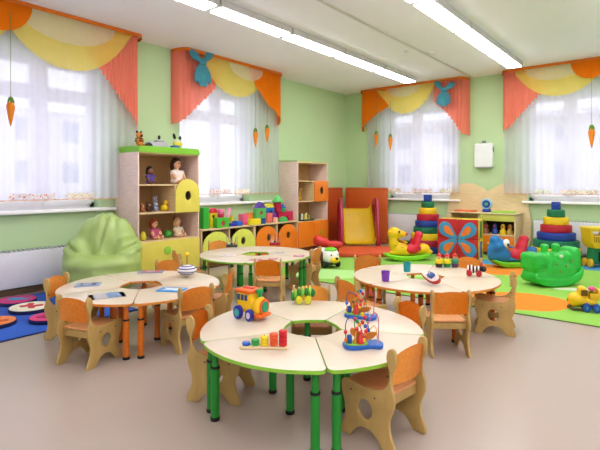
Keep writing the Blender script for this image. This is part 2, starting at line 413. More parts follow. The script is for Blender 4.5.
# window 2
t, Q = vthing(PL, 4.26, 6.7, 'coral, yellow and orange valance with a teal rabbit, over the window behind the bookcase')
rail(Q, t, 4.38, 6.72)
drape('side_swag', Q, 4.38, 5.2, lambda s: ZV, steps(lerp_fn([(4.38, 2.2), (4.46, 2.25), (5.18, 2.9)]), .04), C_COR, t, amp=.02, wav=.1, off=VO-.02, edge=.14, nz=8)
drape('middle_swag', Q, 4.8, 6.35, lambda s: ZV, lambda s: ZV-.02-.55*max(0, 1-abs((s-5.55)/.8)**2.3), C_YEL, t, amp=.006, wav=.03, off=VO+.01, sag=.04)
drape('pale_swag', Q, 5.35, 6.15, lambda s: ZV-.04, arc_fn(5.75, .4, ZV-.05, .22), C_PALE, t, amp=.004, wav=.03, off=VO+.065)
drape('side_panel', Q, 5.8, 6.72, lambda s: ZV, lerp_fn([(5.8, ZV-.1), (6.0, 2.98), (6.12, 2.88), (6.3, 2.7), (6.5, 2.62), (6.62, 2.5), (6.72, 2.35)]), C_ORA, t, amp=.004, wav=.2, off=VO+.055, edge=.1)
# window 3 (far wall)
t, Q = vthing(PB, -5.55, -3.18, 'orange, yellow and coral valance with a teal rabbit, over the left far-wall window')
rail(Q, t, -5.56, -3.18)
drape('side_panel', Q, -5.56, -4.6, lambda s: ZV, lerp_fn([(-5.56, 2.45), (-5.4, 2.6), (-5.1, 2.8), (-4.85, 2.92), (-4.6, 3.28)]), C_ORA, t, amp=.004, wav=.2, off=VO+.03, edge=.1)
drape('middle_swag', Q, -5.1, -3.8, lambda s: ZV, lambda s: ZV-.02-.56*max(0, 1-abs((s+4.45)/.67)**2.3), C_YEL, t, amp=.006, wav=.03, off=VO+.01, sag=.04)
drape('pale_swag', Q, -4.86, -4.1, lambda s: ZV-.03, arc_fn(-4.48, .38, ZV-.04, .2), C_PALE, t, amp=.004, wav=.03, off=VO+.065)
drape('side_swag', Q, -3.9, -3.18, lambda s: ZV, steps(lerp_fn([(-3.9, 2.95), (-3.58, 2.66), (-3.3, 2.25), (-3.18, 2.22)]), .05), C_COR, t, amp=.015, wav=.07, off=VO-.02, edge=.1, nz=8)
# window 4 (far wall, right)
t, Q = vthing(PB, -2.56, .3, 'coral, yellow and orange valance over the far-wall window, cut by the right edge')
rail(Q, t, -2.56, .3)
drape('side_swag', Q, -2.56, -1.85, lambda s: ZV, steps(lerp_fn([(-2.56, 2.25), (-2.46, 2.3), (-1.85, 2.95)]), .05), C_COR, t, amp=.012, wav=.05, off=VO-.02, edge=.1, nz=8)
drape('middle_swag', Q, -2.3, -1.0, lambda s: ZV, lambda s: ZV-.02-.52*max(0, 1-abs((s+1.6)/.75)**2.3), C_YEL, t, amp=.006, wav=.03, off=VO+.01, sag=.04)
drape('pale_swag', Q, -2.14, -1.3, lambda s: ZV-.01, arc_fn(-1.68, .46, ZV-.02, .25), C_PALE, t, amp=.004, wav=.03, off=VO+.065)
drape('middle_swag', Q, -1.2, .1, lambda s: ZV, lambda s: ZV-.02-.52*max(0, 1-abs((s+.5)/.72)**2.3), C_YEL, t, amp=.006, wav=.03, off=VO+.01, sag=.04)
drape('scallop', Q, -1.42, -.86, lambda s: ZV, arc_fn(-1.14, .285, ZV, .32), C_ORA, t, amp=.002, wav=.3, off=VO+.075)
drape('side_swag', Q, -.4, .3, lambda s: ZV, steps(lerp_fn([(-.4, 2.95), (.3, 2.25)]), .05), C_COR, t, amp=.012, wav=.05, off=VO-.02, edge=.1, nz=8)

def rabbit(left, s, z, k, mir, label):
    body = cr([(0, .0), (.05, -.01), (.075, .06), (.105, .03), (.125, .08), (.12, .2), (.085, .29), (.055, .33), (.07, .37), (.13, .38), (.19, .43), (.2, .51), (.15, .535), (.09, .5), (.045, .44), (.02, .43),
               (-.02, .44), (-.04, .52), (-.09, .6), (-.15, .6), (-.165, .53), (-.12, .45), (-.06, .39), (-.05, .33), (-.085, .28), (-.12, .2), (-.125, .09), (-.1, .04), (-.07, .07), (-.05, -.01)], 5)
    body = [(x*k*mir*1.3, y*k) for x, y in body]
    t = thing('felt_rabbit', label, 'rabbit', (XL+VO+.1, s, z) if left else (s, YB-VO-.1, z), PI/2 if left else 0)
    M = MX()
    fm = mat('3f8a9e', .8, 'cloth')
    MB().plate([body], .022, M, .006).build('body', fm, t)
    MB().plate([circ(.0, .12*k, .05*k, .07*k)], .012, MX((0, -.012, 0)), .004).build('belly_patch', mat('3c97a2', .8, 'cloth'), t)
    MB().plate([circ(.0, .335*k, .045*k, .012*k)], .012, MX((0, -.012, 0)), .004).build('bow', mat('256e79', .8, 'cloth'), t)
rabbit(True, 4.76, 2.80, .98, -1, 'teal felt rabbit pinned on the coral part of the valance behind the bookcase')
rabbit(False, -3.6, 2.8, .85, 1, 'teal felt rabbit pinned on the far-wall valance above the kitchen unit')
def carrot(P, s, z, k, zt_, label, o=.245, col_='e8861a'):
    t = thing('hanging_carrot', label, 'carrot decoration', P(s, o, z), 0, 'felt carrots hanging from the valances')
    MB().lathe([(0, 0), (.008*k, .02*k), (.022*k, .09*k), (.033*k, .16*k), (.036*k, .19*k), (.026*k, .225*k), (0, .23*k)], n=14).build('root', mat(col_, .7, 'cloth'), t)
    lf = MB()
    for a in range(5):
        lf.ell((.018*k*math.cos(a*1.26), .018*k*math.sin(a*1.26), .245*k), (.01*k, .01*k, .035*k), (.3*math.sin(a*1.26), -.3*math.cos(a*1.26), 0), 8)
    lf.build('leaves', mat('5f8a2c', .7, 'cloth'), t)
    MB().cyl((0, 0, .25*k), (0, 0, zt_-z), .003, n=6).build('string', mat('7a8a3a', .6), t)
carrot(PL, 2.07, 1.92, 1.2, 3.2, 'long orange felt carrot hanging by a green string at the nearest window', .29)
carrot(PL, 5.98, 1.92, 1.25, 3.2, 'left and lower of the two felt carrots at the window behind the bookcase')
carrot(PL, 6.28, 2.02, 1.2, 3.2, 'right and higher of the two felt carrots at the window behind the bookcase')
carrot(PB, -5.12, 2.08, 1.25, 3.2, 'left and higher of the two felt carrots at the far window above the slide')
carrot(PB, -4.78, 1.98, 1.3, 3.2, 'right and lower of the two felt carrots at the far window above the slide')
carrot(PB, -1.12, 1.86, 1.4, 3.2, 'single felt carrot hanging at the far-wall window near the right edge', .29)

# ------------------------------------------------------------------ radiators, wall device
RADM = mat('dfe0e6', .4)
def radiator(lo, L, D, zt_, left, label):
    t = thing('radiator_cover', label, 'radiator', (lo[0], lo[1], 0))
    a, b_ = (D, L) if left else (L, D)
    MB().box((0, 0, .1), (a, b_, zt_-.02), .012).build('front_panel', RADM, t)
    g = MB(); n = int(L/.05)
    for i in range(n):
        if left: g.box((D*.1, .02+i*L/n, zt_-.02), (D*.9, .02+i*L/n+.025, zt_), .002)
        else: g.box((.02+i*L/n, D*.1, zt_-.02), (.02+i*L/n+.025, D*.9, zt_), .002)
    g.build('top_grille', mat('aeb6b2', .5), t)
    for q in (.15, .85):
        if left: MB().box((D*.2, L*q-.02, 0), (D*.7, L*q+.02, .1)).build('foot', RADM, t)
        else: MB().box((L*q-.02, D*.2, 0), (L*q+.02, D*.7, .1)).build('foot', RADM, t)
radiator((XL+.022, .5), 2.85, .13, .53, True, 'long white radiator cover under the nearest window, beside the beanbag')
radiator((-4.95, YB-.15), 1.2, .125, .66, False, 'white radiator cover on the far wall between the slide and kitchen unit')
radiator((-2.02, YB-.15), 1.9, .125, .66, False, 'white radiator cover on the far wall behind the right ring tower')
t = thing('air_purifier', 'white box-shaped device hung high on the green wall between the far windows', 'wall device', (-2.9, YB, 1.6))
MB().plate([rrect(-.165, 0, .165, .45, .03)], .12, MX((0, -.062, 0)), .015).build('housing', mat('eceef0', .35), t)
MB().lathe([(0, 0), (.035, 0), (.035, .04), (.02, .055), (0, .055)], (0, -.07, .45)).build('knob', mat('6d7478', .4), t)
MB().box((-.13, -.12, -.02), (.13, -.01, .01), .006).build('lower_vent', mat('9aa2a4', .4), t)
MB().box((.165, -.08, .28), (.178, -.04, .38), .004).build('side_switch', mat('6d7478', .4), t)

# ------------------------------------------------------------------ rugs and floor discs
def rug_mat(name, base, blobs, rough=.95):
    m = bpy.data.materials.new(name); m.use_nodes = True; nt = m.node_tree; b = nt.nodes['Principled BSDF']; b.inputs['Roughness'].default_value = rough
    tc = nt.nodes.new('ShaderNodeTexCoord'); sx = nt.nodes.new('ShaderNodeSeparateXYZ')
    nz0 = nt.nodes.new('ShaderNodeTexNoise'); nz0.inputs['Scale'].default_value = 1.4
    wv = nt.nodes.new('ShaderNodeVectorMath'); wv.operation = 'MULTIPLY_ADD'; wv.inputs[1].default_value = (.22, .22, 0)
    nt.links.new(tc.outputs['Object'], nz0.inputs['Vector']); nt.links.new(nz0.outputs['Color'], wv.inputs[0]); nt.links.new(tc.outputs['Object'], wv.inputs[2]); nt.links.new(wv.outputs[0], sx.inputs[0])
    cur = None
    def mth(op, a, b_):
        n = nt.nodes.new('ShaderNodeMath'); n.operation = op
        for i, v in enumerate((a, b_)):
            if hasattr(v, 'is_output'): nt.links.new(v, n.inputs[i])
            else: n.inputs[i].default_value = v
        return n.outputs[0]
    rgb = nt.nodes.new('ShaderNodeRGB'); rgb.outputs[0].default_value = lin(base); cur = rgb.outputs[0]
    for (cx, cy, rx, ry, ang, hx) in blobs:
        ca, sa = math.cos(ang), math.sin(ang)
        dx = mth('SUBTRACT', sx.outputs[0], cx+.11); dy = mth('SUBTRACT', sx.outputs[1], cy+.11)
        u = mth('DIVIDE', mth('ADD', mth('MULTIPLY', dx, ca), mth('MULTIPLY', dy, sa)), rx)
        v = mth('DIVIDE', mth('SUBTRACT', mth('MULTIPLY', dy, ca), mth('MULTIPLY', dx, sa)), ry)
        ins = mth('LESS_THAN', mth('ADD', mth('MULTIPLY', u, u), mth('MULTIPLY', v, v)), 1.0)
        mx = nt.nodes.new('ShaderNodeMix'); mx.data_type = 'RGBA'; nt.links.new(ins, mx.inputs['Factor']); nt.links.new(cur, mx.inputs['A']); mx.inputs['B'].default_value = lin(hx); cur = mx.outputs['Result']
    nz = nt.nodes.new('ShaderNodeTexNoise'); nz.inputs['Scale'].default_value = 120; nt.links.new(tc.outputs['Object'], nz.inputs['Vector'])
    mr = nt.nodes.new('ShaderNodeMapRange'); mr.inputs['To Min'].default_value = .7; mr.inputs['To Max'].default_value = 1.2; nt.links.new(nz.outputs['Fac'], mr.inputs['Value'])
    vm = nt.nodes.new('ShaderNodeVectorMath'); vm.operation = 'SCALE'; nt.links.new(cur, vm.inputs[0]); nt.links.new(mr.outputs[0], vm.inputs['Scale']); nt.links.new(vm.outputs[0], b.inputs['Base Color'])
    bp = nt.nodes.new('ShaderNodeBump'); bp.inputs['Strength'].default_value = .5; bp.inputs['Distance'].default_value = .004; nt.links.new(nz.outputs['Fac'], bp.inputs['Height']); nt.links.new(bp.outputs[0], b.inputs['Normal'])
    return m
def rug(x0, y0, x1, y1, m, edge, name, label):
    t = thing('rug', label, 'rug', (0, 0, 0))
    MB().box((x0, y0, .001), (x1, y1, .010), .003).build('pile', m, t)
    e = MB()
    e.box((x0-.02, y0-.02, .001), (x1+.02, y0, .008), .002); e.box((x0-.02, y1, .001), (x1+.02, y1+.02, .008), .002)
    e.box((x0-.02, y0, .001), (x0, y1, .008), .002); e.box((x1, y0, .001), (x1+.02, y1, .008), .002)
    e.build('binding', edge, t)
    return t
G_BLOBS = [(-1.45, 5.5, .62, .42, .5, 'e8881e'), (-2.55, 5.6, .6, .4, .3, 'e8881e'), (-2.1, 7.35, .55, .42, .4, 'e8881e'), (-2.2, 8.1, .8, .28, .6, '3f9fd0'), (-1.0, 8.55, .6, .35, .2, '3a8fd0'),
           (-3.9, 5.5, .55, .35, .6, 'aee08a'), (-3.2, 6.3, .7, .4, .6, 'a6dc84'), (-.55, 6.75, .75, .12, .45, 'd6dcc4'), (-.3, 7.6, .5, .3, .2, 'a6dc84')]
rug(-4.75, 5.02, 1.3, 8.72, rug_mat('play_rug_pile', '8ec650', G_BLOBS), mat('5a7a3c', .9, 'cloth'), 'rug', 'large green play rug with orange and blue patches under the rocking toys')
rug(-5.85, .2, -4.33, 2.72, rug_mat('blue_rug_pile', '2f62c8', [(-5.2, 2.0, .5, .4, 0, '2a55b8')]), mat('14245a', .9, 'cloth'), 'rug', 'bright blue rug on the floor below the nearest window, under the round pads')
def disc(px, py, r, hexc, figc, label, fig):
    x, y = on_floor(px, py, .04)
    t = thing('floor_pad', label, 'floor pad', (x, y, .011), random.uniform(0, 2), 'round pads on the blue rug')
    MB().cyl((0, 0, 0), (0, 0, .035), r, n=40, bev=.006).build('pad', mat('16204e', .8, 'cloth'), t)
    MB().cyl((0, 0, .033), (0, 0, .04), r*.97, n=40, bev=.002).build('cover', mat(hexc, .8, 'cloth'), t)
    MB().plate([fig], .006, Matrix.Translation((0, 0, .0425)), .001).build('motif', mat(figc, .8, 'cloth'), t)
fish = cr([(-.1, 0), (-.05, .05), (.03, .045), (.08, .01), (.13, .05), (.12, 0), (.13, -.05), (.08, -.01), (.03, -.045), (-.05, -.05)], 4)
butt = cr([(0, .02), (.05, .08), (.1, .06), (.07, 0), (.1, -.05), (.04, -.07), (0, -.02), (-.04, -.07), (-.1, -.05), (-.07, 0), (-.1, .06), (-.05, .08)], 4)
disc(17, 300, .19, 'c83a7e', '3a8fb8', 'pink round floor pad with a blue figure, nearest the radiator cover', fish)
disc(31, 307, .2, 'ece4cc', 'c83a48', 'cream round floor pad with a red figure, right of the pink one', butt)
disc(48, 317, .16, 'd8447e', 'b02a66', 'pink round floor pad partly hidden behind the chair of the left table', fish)
disc(-5, 322, .17, 'e8884a', 'c85a2a', 'orange round floor pad cut by the left edge of the picture', butt)

# ------------------------------------------------------------------ tall bookcase
def cabinet_shell(t, D, L, z0, z1, side, inner, top=True):
    """carcass occupying x 0..D (front at D), y 0..L"""
    MB().box((0, 0, z0), (D-.002, .02, z1), .002).build('side_panel', side, t)
    MB().box((0, L-.02, z0), (D-.002, L, z1), .002).build('side_panel', side, t)
    MB().box((.002, .02, z0), (.012, L-.02, z1)).build('back_panel', mat('b8935f', .5, 'wood'), t)  # wood darkened to stand in for shade inside the shelves
    MB().box((.001, .019, z1-.02), (D-.003, L-.019, z1), .002).build('top_panel', inner, t)
def arch_door(t, x, y0, y1, z0, z1, m, hole, hr=(.045, .06), name='door', r=None, knob=None):
    r = (y1-y0)/2 if r is None else r; w_ = y1-y0; o = [(y0, z0), (y1, z0), (y1, z1-r)]
    n = 12; hw = w_/2
    o += [(y0+hw+hw*math.cos(a*PI/n), z1-r+r*math.sin(a*PI/n)) for a in range(1, n)]; o += [(y0, z1-r)]
    loops = [o]
    if hole: loops.append(circ(hole[0], hole[1], hr[0], hr[1]))
    return MB().plate(loops, .018, MY((x, 0, 0)), .002).build(name, m, t)
DYEL = mat('dfd25a', .4); DLIME = mat('d3dc5c', .4)
t = thing('bookcase', 'tall pink-beige bookcase with green top and yellow doors beside the beanbag', 'bookcase', (XL+.022, 3.46, .001))
D = -5.47-(XL+.022); L = 1.0; Bk = t
cabinet_shell(t, D, L, .06, 1.71, PANEL, BIRCH)
MB().box((.01, .03, 0), (D-.03, L-.03, .06)).build('plinth', mat('6f5a44', .5), t)
MB().box((.012, .02, 1.262), (D-.006, L-.02, 1.282), .002).build('shelf', BIRCH, t)
MB().box((.012, .02, .885), (D-.006, L-.02, .905), .002).build('shelf', BIRCH, t)
MB().box((.012, .02, .50), (D-.006, L-.02, .52), .002).build('shelf', BIRCH, t)
MB().box((.012, .58, .905), (D-.008, .6, 1.262), .002).build('divider', BIRCH, t)
LG = mat('7cc02c', .4)
MB().plate([cr([(0, 1.705), (.01, 1.76), (.06, 1.785), (.5, 1.79), (.93, 1.79), (.99, 1.765), (1.0, 1.705)], 5, False)], .018, MY((D+.006, 0, 0)), .002).build('top_trim', LG, t)
MB().plate([cr([(0, 1.705), (.01, 1.76), (.06, 1.785), (D-.06, 1.785), (D-.01, 1.76), (D, 1.705)], 5, False)], .018, MX((0, .008, 0)), .002).build('top_trim', LG, t)
d = arch_door(t, D+.008, .575, L-.005, .885, 1.355, DYEL, (.79, 1.12), (.05, .065))
MB().box((D-.3, .6, .95), (D-.28, L-.02, 1.25)).build('hole_shade_sheet', mat('3a2a1a', .6), t)  # dark sheet added as the shade seen through the door hole
d = arch_door(t, D+.008, .02, L-.005, .07, .515, DYEL, None, r=.01)
MB().lathe([(.04, 0), (.055, .004), (.055, .012), (.04, .016), (.0, .012)], M=Matrix.Translation((D+.017, .44, .38)) @ Matrix.Rotation(PI/2, 4, 'Y')).build('handle', mat('8cc63a', .4), d)
D = .471

# ------------------------------------------------------------------ low cabinets
def low_cab(y0, y1, m, label):
    t = thing('low_cabinet', label, 'cabinet', (XL+.022, y0, 0), 0, 'low cabinets under the window'); L = y1-y0
    MB().box((0, 0, .58), (D+.02, L-.002, .602), .003).build('top_panel', BIRCH, t)
    MB().box((0, 0, .04), (D-.002, .018, .58), .002).build('side_panel', BIRCH, t)
    MB().box((0, L-.02, .04), (D-.002, L-.002, .58), .002).build('side_panel', BIRCH, t)
    MB().box((0, L/2-.01, .06), (D-.004, L/2+.01, .58), .002).build('divider', BIRCH, t)
    MB().box((0, .018, .04), (D-.004, L-.02, .06), .002).build('bottom_panel', BIRCH, t)
    MB().box((0, .018, .06), (.012, L-.02, .58)).build('back_panel', mat('6e4a2a', .6, 'wood'), t)
    MB().box((.02, .02, 0), (D-.04, L-.02, .04)).build('plinth', mat('6f5a44', .5), t)
    for k in range(2):
        a = .015+k*L/2; b_ = a+L/2-.03
        arch_door(t, D+.008, a, b_, .065, .555, m, ((a+b_)/2+(.05 if k == 0 else -.0), .36), (.05, .06), r=(b_-a)/2*.85)
    return t
low_cab(4.575, 5.71, DLIME, 'low birch cabinet with two lime arched doors, next to the tall bookcase')
low_cab(5.712, 6.845, ORANGE, 'low birch cabinet with two orange arched doors, below the toy castle')

# ------------------------------------------------------------------ second shelf
t = thing('shelf_unit', 'tall beige shelf unit with orange doors, left of the slide corner', 'shelf unit', (XL+.022, 6.853, 0)); L = .963; D2 = D
cabinet_shell(t, D2, L, .06, 1.70, PANEL, BIRCH)
MB().box((.01, .03, 0), (D2-.03, L-.03, .06)).build('plinth', mat('6f3a14', .5), t)
for z in (1.325, .935, .55): MB().box((.012, .02, z), (D2-.006, L-.02, z+.018), .002).build('shelf', BIRCH, t)
MB().box((.012, .5, .953), (D2-.008, .52, 1.325), .002).build('divider', BIRCH, t)
MB().box((0, 0, 1.701), (D2, L, 1.735), .006).build('top_board', mat('b4cf8c', .5), t)
arch_door(t, D2+.008, .505, L-.004, .94, 1.345, ORANGE, (.735, 1.15), (.055, .075), r=.02)
MB().box((D2-.3, .52, .96), (D2-.28, L-.02, 1.32)).build('hole_shade_sheet', mat('3a2a1a', .6), t)  # dark sheet behind the hole, painted shade as on the bookcase
for a, b_ in ((.005, .478), (.484, L-.004)):
    dd = arch_door(t, D2+.008, a, b_, .08, .565, ORANGE, None, r=.01)
    if a > .2: MB().lathe([(0, 0), (.035, 0), (.035, .012), (0, .014)], M=Matrix.Translation((D2+.017, (a+b_)/2, .33)) @ Matrix.Rotation(PI/2, 4, 'Y')).build('handle', mat('b4b02c', .4), dd)

# ------------------------------------------------------------------ beanbag
t = thing('beanbag_chair', 'large glossy light-green beanbag chair between radiator cover and bookcase', 'beanbag', (-5.25, 2.87, .011), TH-PI/2+.15)
# local +x points to the camera side
e = [((.0, 0, .24), (.43, .45, .25)), ((.05, 0, .34), (.36, .43, .18)), ((-.13, 0, .56), (.25, .36, .36)), ((-.12, 0, .78), (.14, .2, .16)), ((-.02, -.28, .46), (.26, .15, .22)), ((-.02, .28, .46), (.26, .15, .22))]
bb = blob('body', e, mat('a0bb68', .33, 'leather', .55), t, .022, 12)
for v in bb.data.vertices:
    x, y, z = v.co; a = math.atan2(y, x+.05)
    w_ = .005*math.sin(a*5+z*7)+.004*math.sin(z*26+2*math.sin(a*3))
    if z > .5 and x > -.15:
        w_ -= .06*math.exp(-((y-.02*math.sin(z*9))/.028)**2)*min(1, (z-.5)*6)
        w_ -= .018*math.exp(-((abs(y)-.13-.12*(.9-z))/.03)**2)*min(1, (z-.5)*6)
        w_ += .012*math.cos(abs(y)*30)
    w_ -= .05*math.exp(-((z-.49-.15*y*y*4)/.03)**2)*(1 if x > -0.02 else 0)
    w_ += .02*math.exp(-((z-.40)/.06)**2)*(1 if x > .05 else 0)
    n = Vector((x, y, (z-.3)*.8)).normalized(); v.co += n*w_; v.co.z = max(v.co.z, .001)
sm = MB(); pts = []
for sgn in (-1, 1):
    sm.tube([(.43*math.cos(sgn*u)+.03, .47*math.sin(sgn*u), .13+.2*u*.2) for u in [k*.2 for k in range(0, 8)]], .006, 6)
sm.build('piping', mat('6f9a34', .4), t)

# ------------------------------------------------------------------ toys on the bookcase
X0, Y0 = XL+.022, 3.53
def doll(px, z, h, hair, dress, label, x=-5.66, skin='e0ac84', rz=.2, name='doll', wide=1.0):
    y = on_x(px, x)[0]; k = h
    t = thing(name, label, 'doll', (x, y, z), rz)
    blob('body', [((.0, 0, .6*k), (.13*k, .14*k, .15*k)), ((0, 0, .42*k), (.05*k, .05*k, .08*k)),
                  ((.12*k, .1*k, .07*k), (.2*k, .065*k, .065*k)), ((.12*k, -.1*k, .07*k), (.2*k, .065*k, .065*k)), ((.31*k, .11*k, .1*k), (.05*k, .05*k, .09*k)), ((.31*k, -.11*k, .1*k), (.05*k, .05*k, .09*k)),
                  ((0, 0, .22*k), (.13*k, .16*k, .2*k)), ((.08*k, .2*k, .26*k), (.07*k, .06*k, .15*k), (0, -.6, 0)), ((.08*k, -.2*k, .26*k), (.07*k, .06*k, .15*k), (0, -.6, 0)), ((.125*k, 0, .58*k), (.02*k, .02*k, .02*k))], mat(skin, .5), t, .018*k/.3*.3+.003, 2)
    blob('dress', [((0, 0, .25*k), (.15*k*wide, .19*k*wide, .2*k)), ((.03*k, 0, .1*k), (.19*k*wide, .22*k*wide, .1*k)), ((.03*k, .19*k, .32*k), (.09*k, .08*k, .11*k)), ((.03*k, -.19*k, .32*k), (.09*k, .08*k, .11*k))], mat(dress, .7, 'cloth'), t, .02*k+.002, 2)
    hm = MB(); hm.ell((-.03*k, 0, .66*k), (.13*k, .16*k, .15*k)); hm.ell((-.05*k, .13*k, .55*k), (.07*k, .06*k, .14*k)); hm.ell((-.05*k, -.13*k, .55*k), (.07*k, .06*k, .14*k)); hm.build('hair', mat(hair, .8, 'plush'), t)
    for q in (.045, -.045): MB().ell((.123*k, q*k, .62*k), .018*k, n=8).build('eye', BLACK, t)
    MB().ell((.127*k, 0, .54*k), (.008*k, .03*k, .009*k), n=8).build('mouth', mat('b8343c', .5), t)
    return t
doll(150, 1.283, .31, '1e1612', '4a3a8c', 'dark-haired doll in blue and white at the left of the top shelf', skin='7a5238')
doll(176.5, 1.283, .48, '3a2418', 'e8ddd4', 'large doll in a white jacket over red, top shelf of the bookcase', wide=1.05)
doll(154.5, .521, .36, 'a8432c', 'b4506e', 'pink-dressed doll with red-brown hair on the lower shelf of the bookcase')
doll(177.5, .521, .35, 'c89a6a', 'd8cfb8', 'fair-haired doll in a beige dress on the lower shelf of the bookcase')
def animal_toy(px, x, z, h, m1, m2, label, cat, ears=True, name='plush_toy', rz=.2, m3=None):
    y = on_x(px, x)[0]; k = h
    t = thing(name, label, cat, (x, y, z), rz)
    blob('body', [((0, 0, .27*k), (.2*k, .2*k, .27*k)), ((.03*k, 0, .66*k), (.2*k, .22*k, .2*k)), ((.2*k, .12*k, .08*k), (.15*k, .08*k, .08*k)), ((.2*k, -.12*k, .08*k), (.15*k, .08*k, .08*k)), ((.12*k, .2*k, .34*k), (.08*k, .07*k, .15*k)), ((.12*k, -.2*k, .34*k), (.08*k, .07*k, .15*k))], m1, t, .03*k+.002, 2)
    mu = MB(); mu.ell((.2*k, 0, .62*k), (.08*k, .1*k, .07*k), n=10); mu.build('muzzle', m2, t)
    if ears:
        for q in (.16, -.16): MB().ell((0, q*k, .86*k), (.05*k, .08*k, .09*k), n=10).build('ear', m3 or m1, t)
    for q in (.07, -.07): MB().ell((.215*k, q*k, .72*k), .025*k, n=8).build('eye', BLACK, t)
    return t
animal_toy(142, -5.66, .906, .13, mat('9a5a34', .8, 'plush'), TAN, 'small brown toy bear at the left of the middle shelf', 'toy bear')
animal_toy(148, -5.66, .906, .15, mat('4a2c1c', .8, 'plush'), TAN, 'dark brown toy monkey between the small bear and the grey rabbit', 'toy monkey')
r_ = animal_toy(155, -5.66, .906, .16, mat('8a93b0', .7, 'plush'), WHITE, 'grey-blue toy rabbit with upright ears on the middle shelf', 'toy rabbit')
for q in (.02, -.02): MB().ell((0, q, .17), (.01, .012, .04), n=8).build('ear', mat('8a93b0', .7, 'plush'), r_)
def duck(px, z, k, label):
    y = on_x(px, -5.66)[0]; t = thing('toy_duck', label, 'toy duck', (-5.66, y, z), .3)
    blob('body', [((0, 0, .3*k), (.42*k, .3*k, .3*k)), ((.2*k, 0, .78*k), (.22*k, .21*k, .22*k)), ((-.38*k, 0, .45*k), (.12*k, .1*k, .12*k)), ((.1*k, 0, .55*k), (.17*k, .15*k, .15*k))], mat('f2d420', .3), t, .05*k, 2)
    MB().ell((.44*k, 0, .74*k), (.12*k, .1*k, .04*k), n=10).build('beak', ORANGE, t)
    for q in (.11, -.11): MB().ell((.36*k, q*k, .86*k), .035*k, n=8).build('eye', BLACK, t)
duck(164, .906, .15, 'yellow rubber toy duck at the right of the middle shelf')
y = on_x(168, -5.66)[0]
t = thing('toy_ball', 'green toy ball between the two dolls on the lower shelf', 'ball', (-5.66, y, .521)); MB().ell((0, 0, .06), .055, n=20).build('shell', mat('3fa83a', .3), t); MB().tube([(.056*math.cos(a*.3), 0, .06+.056*math.sin(a*.3)) for a in range(21)], .003, 6, True).build('seam', mat('2a7a28', .4), t)
y = on_x(143, -5.64)[0]
t = thing('toy_pear', 'small yellow-green pear-shaped toy at the left end of the lower shelf', 'toy', (-5.64, y, .521)); MB().lathe([(0, 0), (.04, .01), (.05, .05), (.035, .09), (.02, .12), (0, .13)]).build('body', mat('c2b830', .5), t); MB().cyl((0, 0, .125), (.005, 0, .15), .004).build('stem', mat('5a4020', .6), t)
tg = animal_toy(139, -5.64, 1.792, .22, mat('d98a3a', .8, 'plush'), mat('2a2018', .8, 'plush'), 'orange and black plush tiger sitting on top of the bookcase', 'plush toy', m3=mat('2a2018', .8, 'plush'))
MB().tube([(.05*math.cos(a*.5)-.0, .05*math.sin(a*.5), .07) for a in range(13)], .008, 6, True).tube([(.045*math.cos(a*.5), .045*math.sin(a*.5), .1) for a in range(13)], .007, 6, True).build('stripes', mat('2a2018', .8, 'plush'), tg)
y = on_x(158, -5.72)[0]
t = thing('toy_vehicle', 'grey toy vehicle with dark wheels on top of the bookcase', 'toy vehicle', (-5.75, y, 1.715), PI/2)
MB().box((-.15, -.06, .06), (.15, .06, .16), .015).build('body', mat('b9bcc4', .4), t); MB().box((-.02, -.05, .16), (.1, .05, .19), .012).build('cabin', mat('a8acb8', .4), t)
MB().cyl((-.165, -.07, .09), (-.15, .0, .09), .05, n=16).build('front_wheel', BLACK, t)
for sx in (-.1, .1): MB().cyl((sx, -.065, .04), (sx, .065, .04), .04, n=16).build('wheels', BLACK, t)
MB().ell((.04, 0, .23), (.02, .02, .03)).build('figure', BLACK, t)
y = on_x(176, -5.64)[0]
t = thing('toy_penguin_boat', 'small blue and yellow toy with black ears on top of the bookcase', 'toy', (-5.62, y, 1.792), .3)
MB().box((-.05, -.1, 0), (.05, .02, .04), .015).build('base', mat('2a78b8', .4), t); MB().ell((0, .02, .06), (.05, .09, .055)).build('body', mat('e0cc3a', .4), t)
MB().ell((0, -.06, .17), (.02, .022, .045), (.4, 0, 0)).build('ear', BLACK, t); MB().ell((0, .07, .15), (.02, .022, .04), (-.4, 0, 0)).build('ear', BLACK, t); MB().ell((0, 0, .1), (.04, .06, .05)).build('head', mat('c8d8a8', .4), t)

# toys on the second shelf
y = on_x(300, -5.7)[0]
t = thing('toy_giraffe', 'small yellow toy giraffe on the middle shelf of the far shelf unit', 'toy giraffe', (-5.72, y, .954), -.5)
blob('body', [((0, 0, .1), (.055, .03, .03)), ((.04, 0, .16), (.018, .018, .07), (0, .3, 0)), ((.075, 0, .225), (.03, .016, .018), (0, .3, 0)), ('c', (.035, .015, 0), (.035, .015, .1), .01, .01), ('c', (.035, -.015, 0), (.035, -.015, .1), .01, .01), ('c', (-.035, .015, 0), (-.035, .015, .1), .01, .01), ('c', (-.035, -.015, 0), (-.035, -.015, .1), .01, .01)], mat('d8a428', .5), t, .006, 2)
MB().cyl((.06, .008, .235), (.055, .01, .265), .003).cyl((.06, -.008, .235), (.055, -.01, .265), .003).build('horns', mat('6a4418', .5), t)
y = on_x(306, -5.66)[0]
t = thing('toy_blocks_tray', 'dark green tray with small white and yellow toys on the lowest open shelf', 'toy tray', (-5.68, y, .569), PI/2)
MB().box((-.17, -.1, 0), (.17, .1, .03), .006).build('tray', mat('1f4a2c', .5), t)
for i, (x, h, cc) in enumerate(((-.1, .12, 'e8e4d0'), (-.04, .1, 'd8c83a'), (.03, .13, 'e0dcc8'), (.08, .09, 'b8b030'))):
    MB().lathe([(0, .03), (.025, .03), (.018, .06), (.022, .03+h*.8), (0, .03+h)], (x, -.03*(i % 2), 0)).build('figure', mat(cc, .5), t)
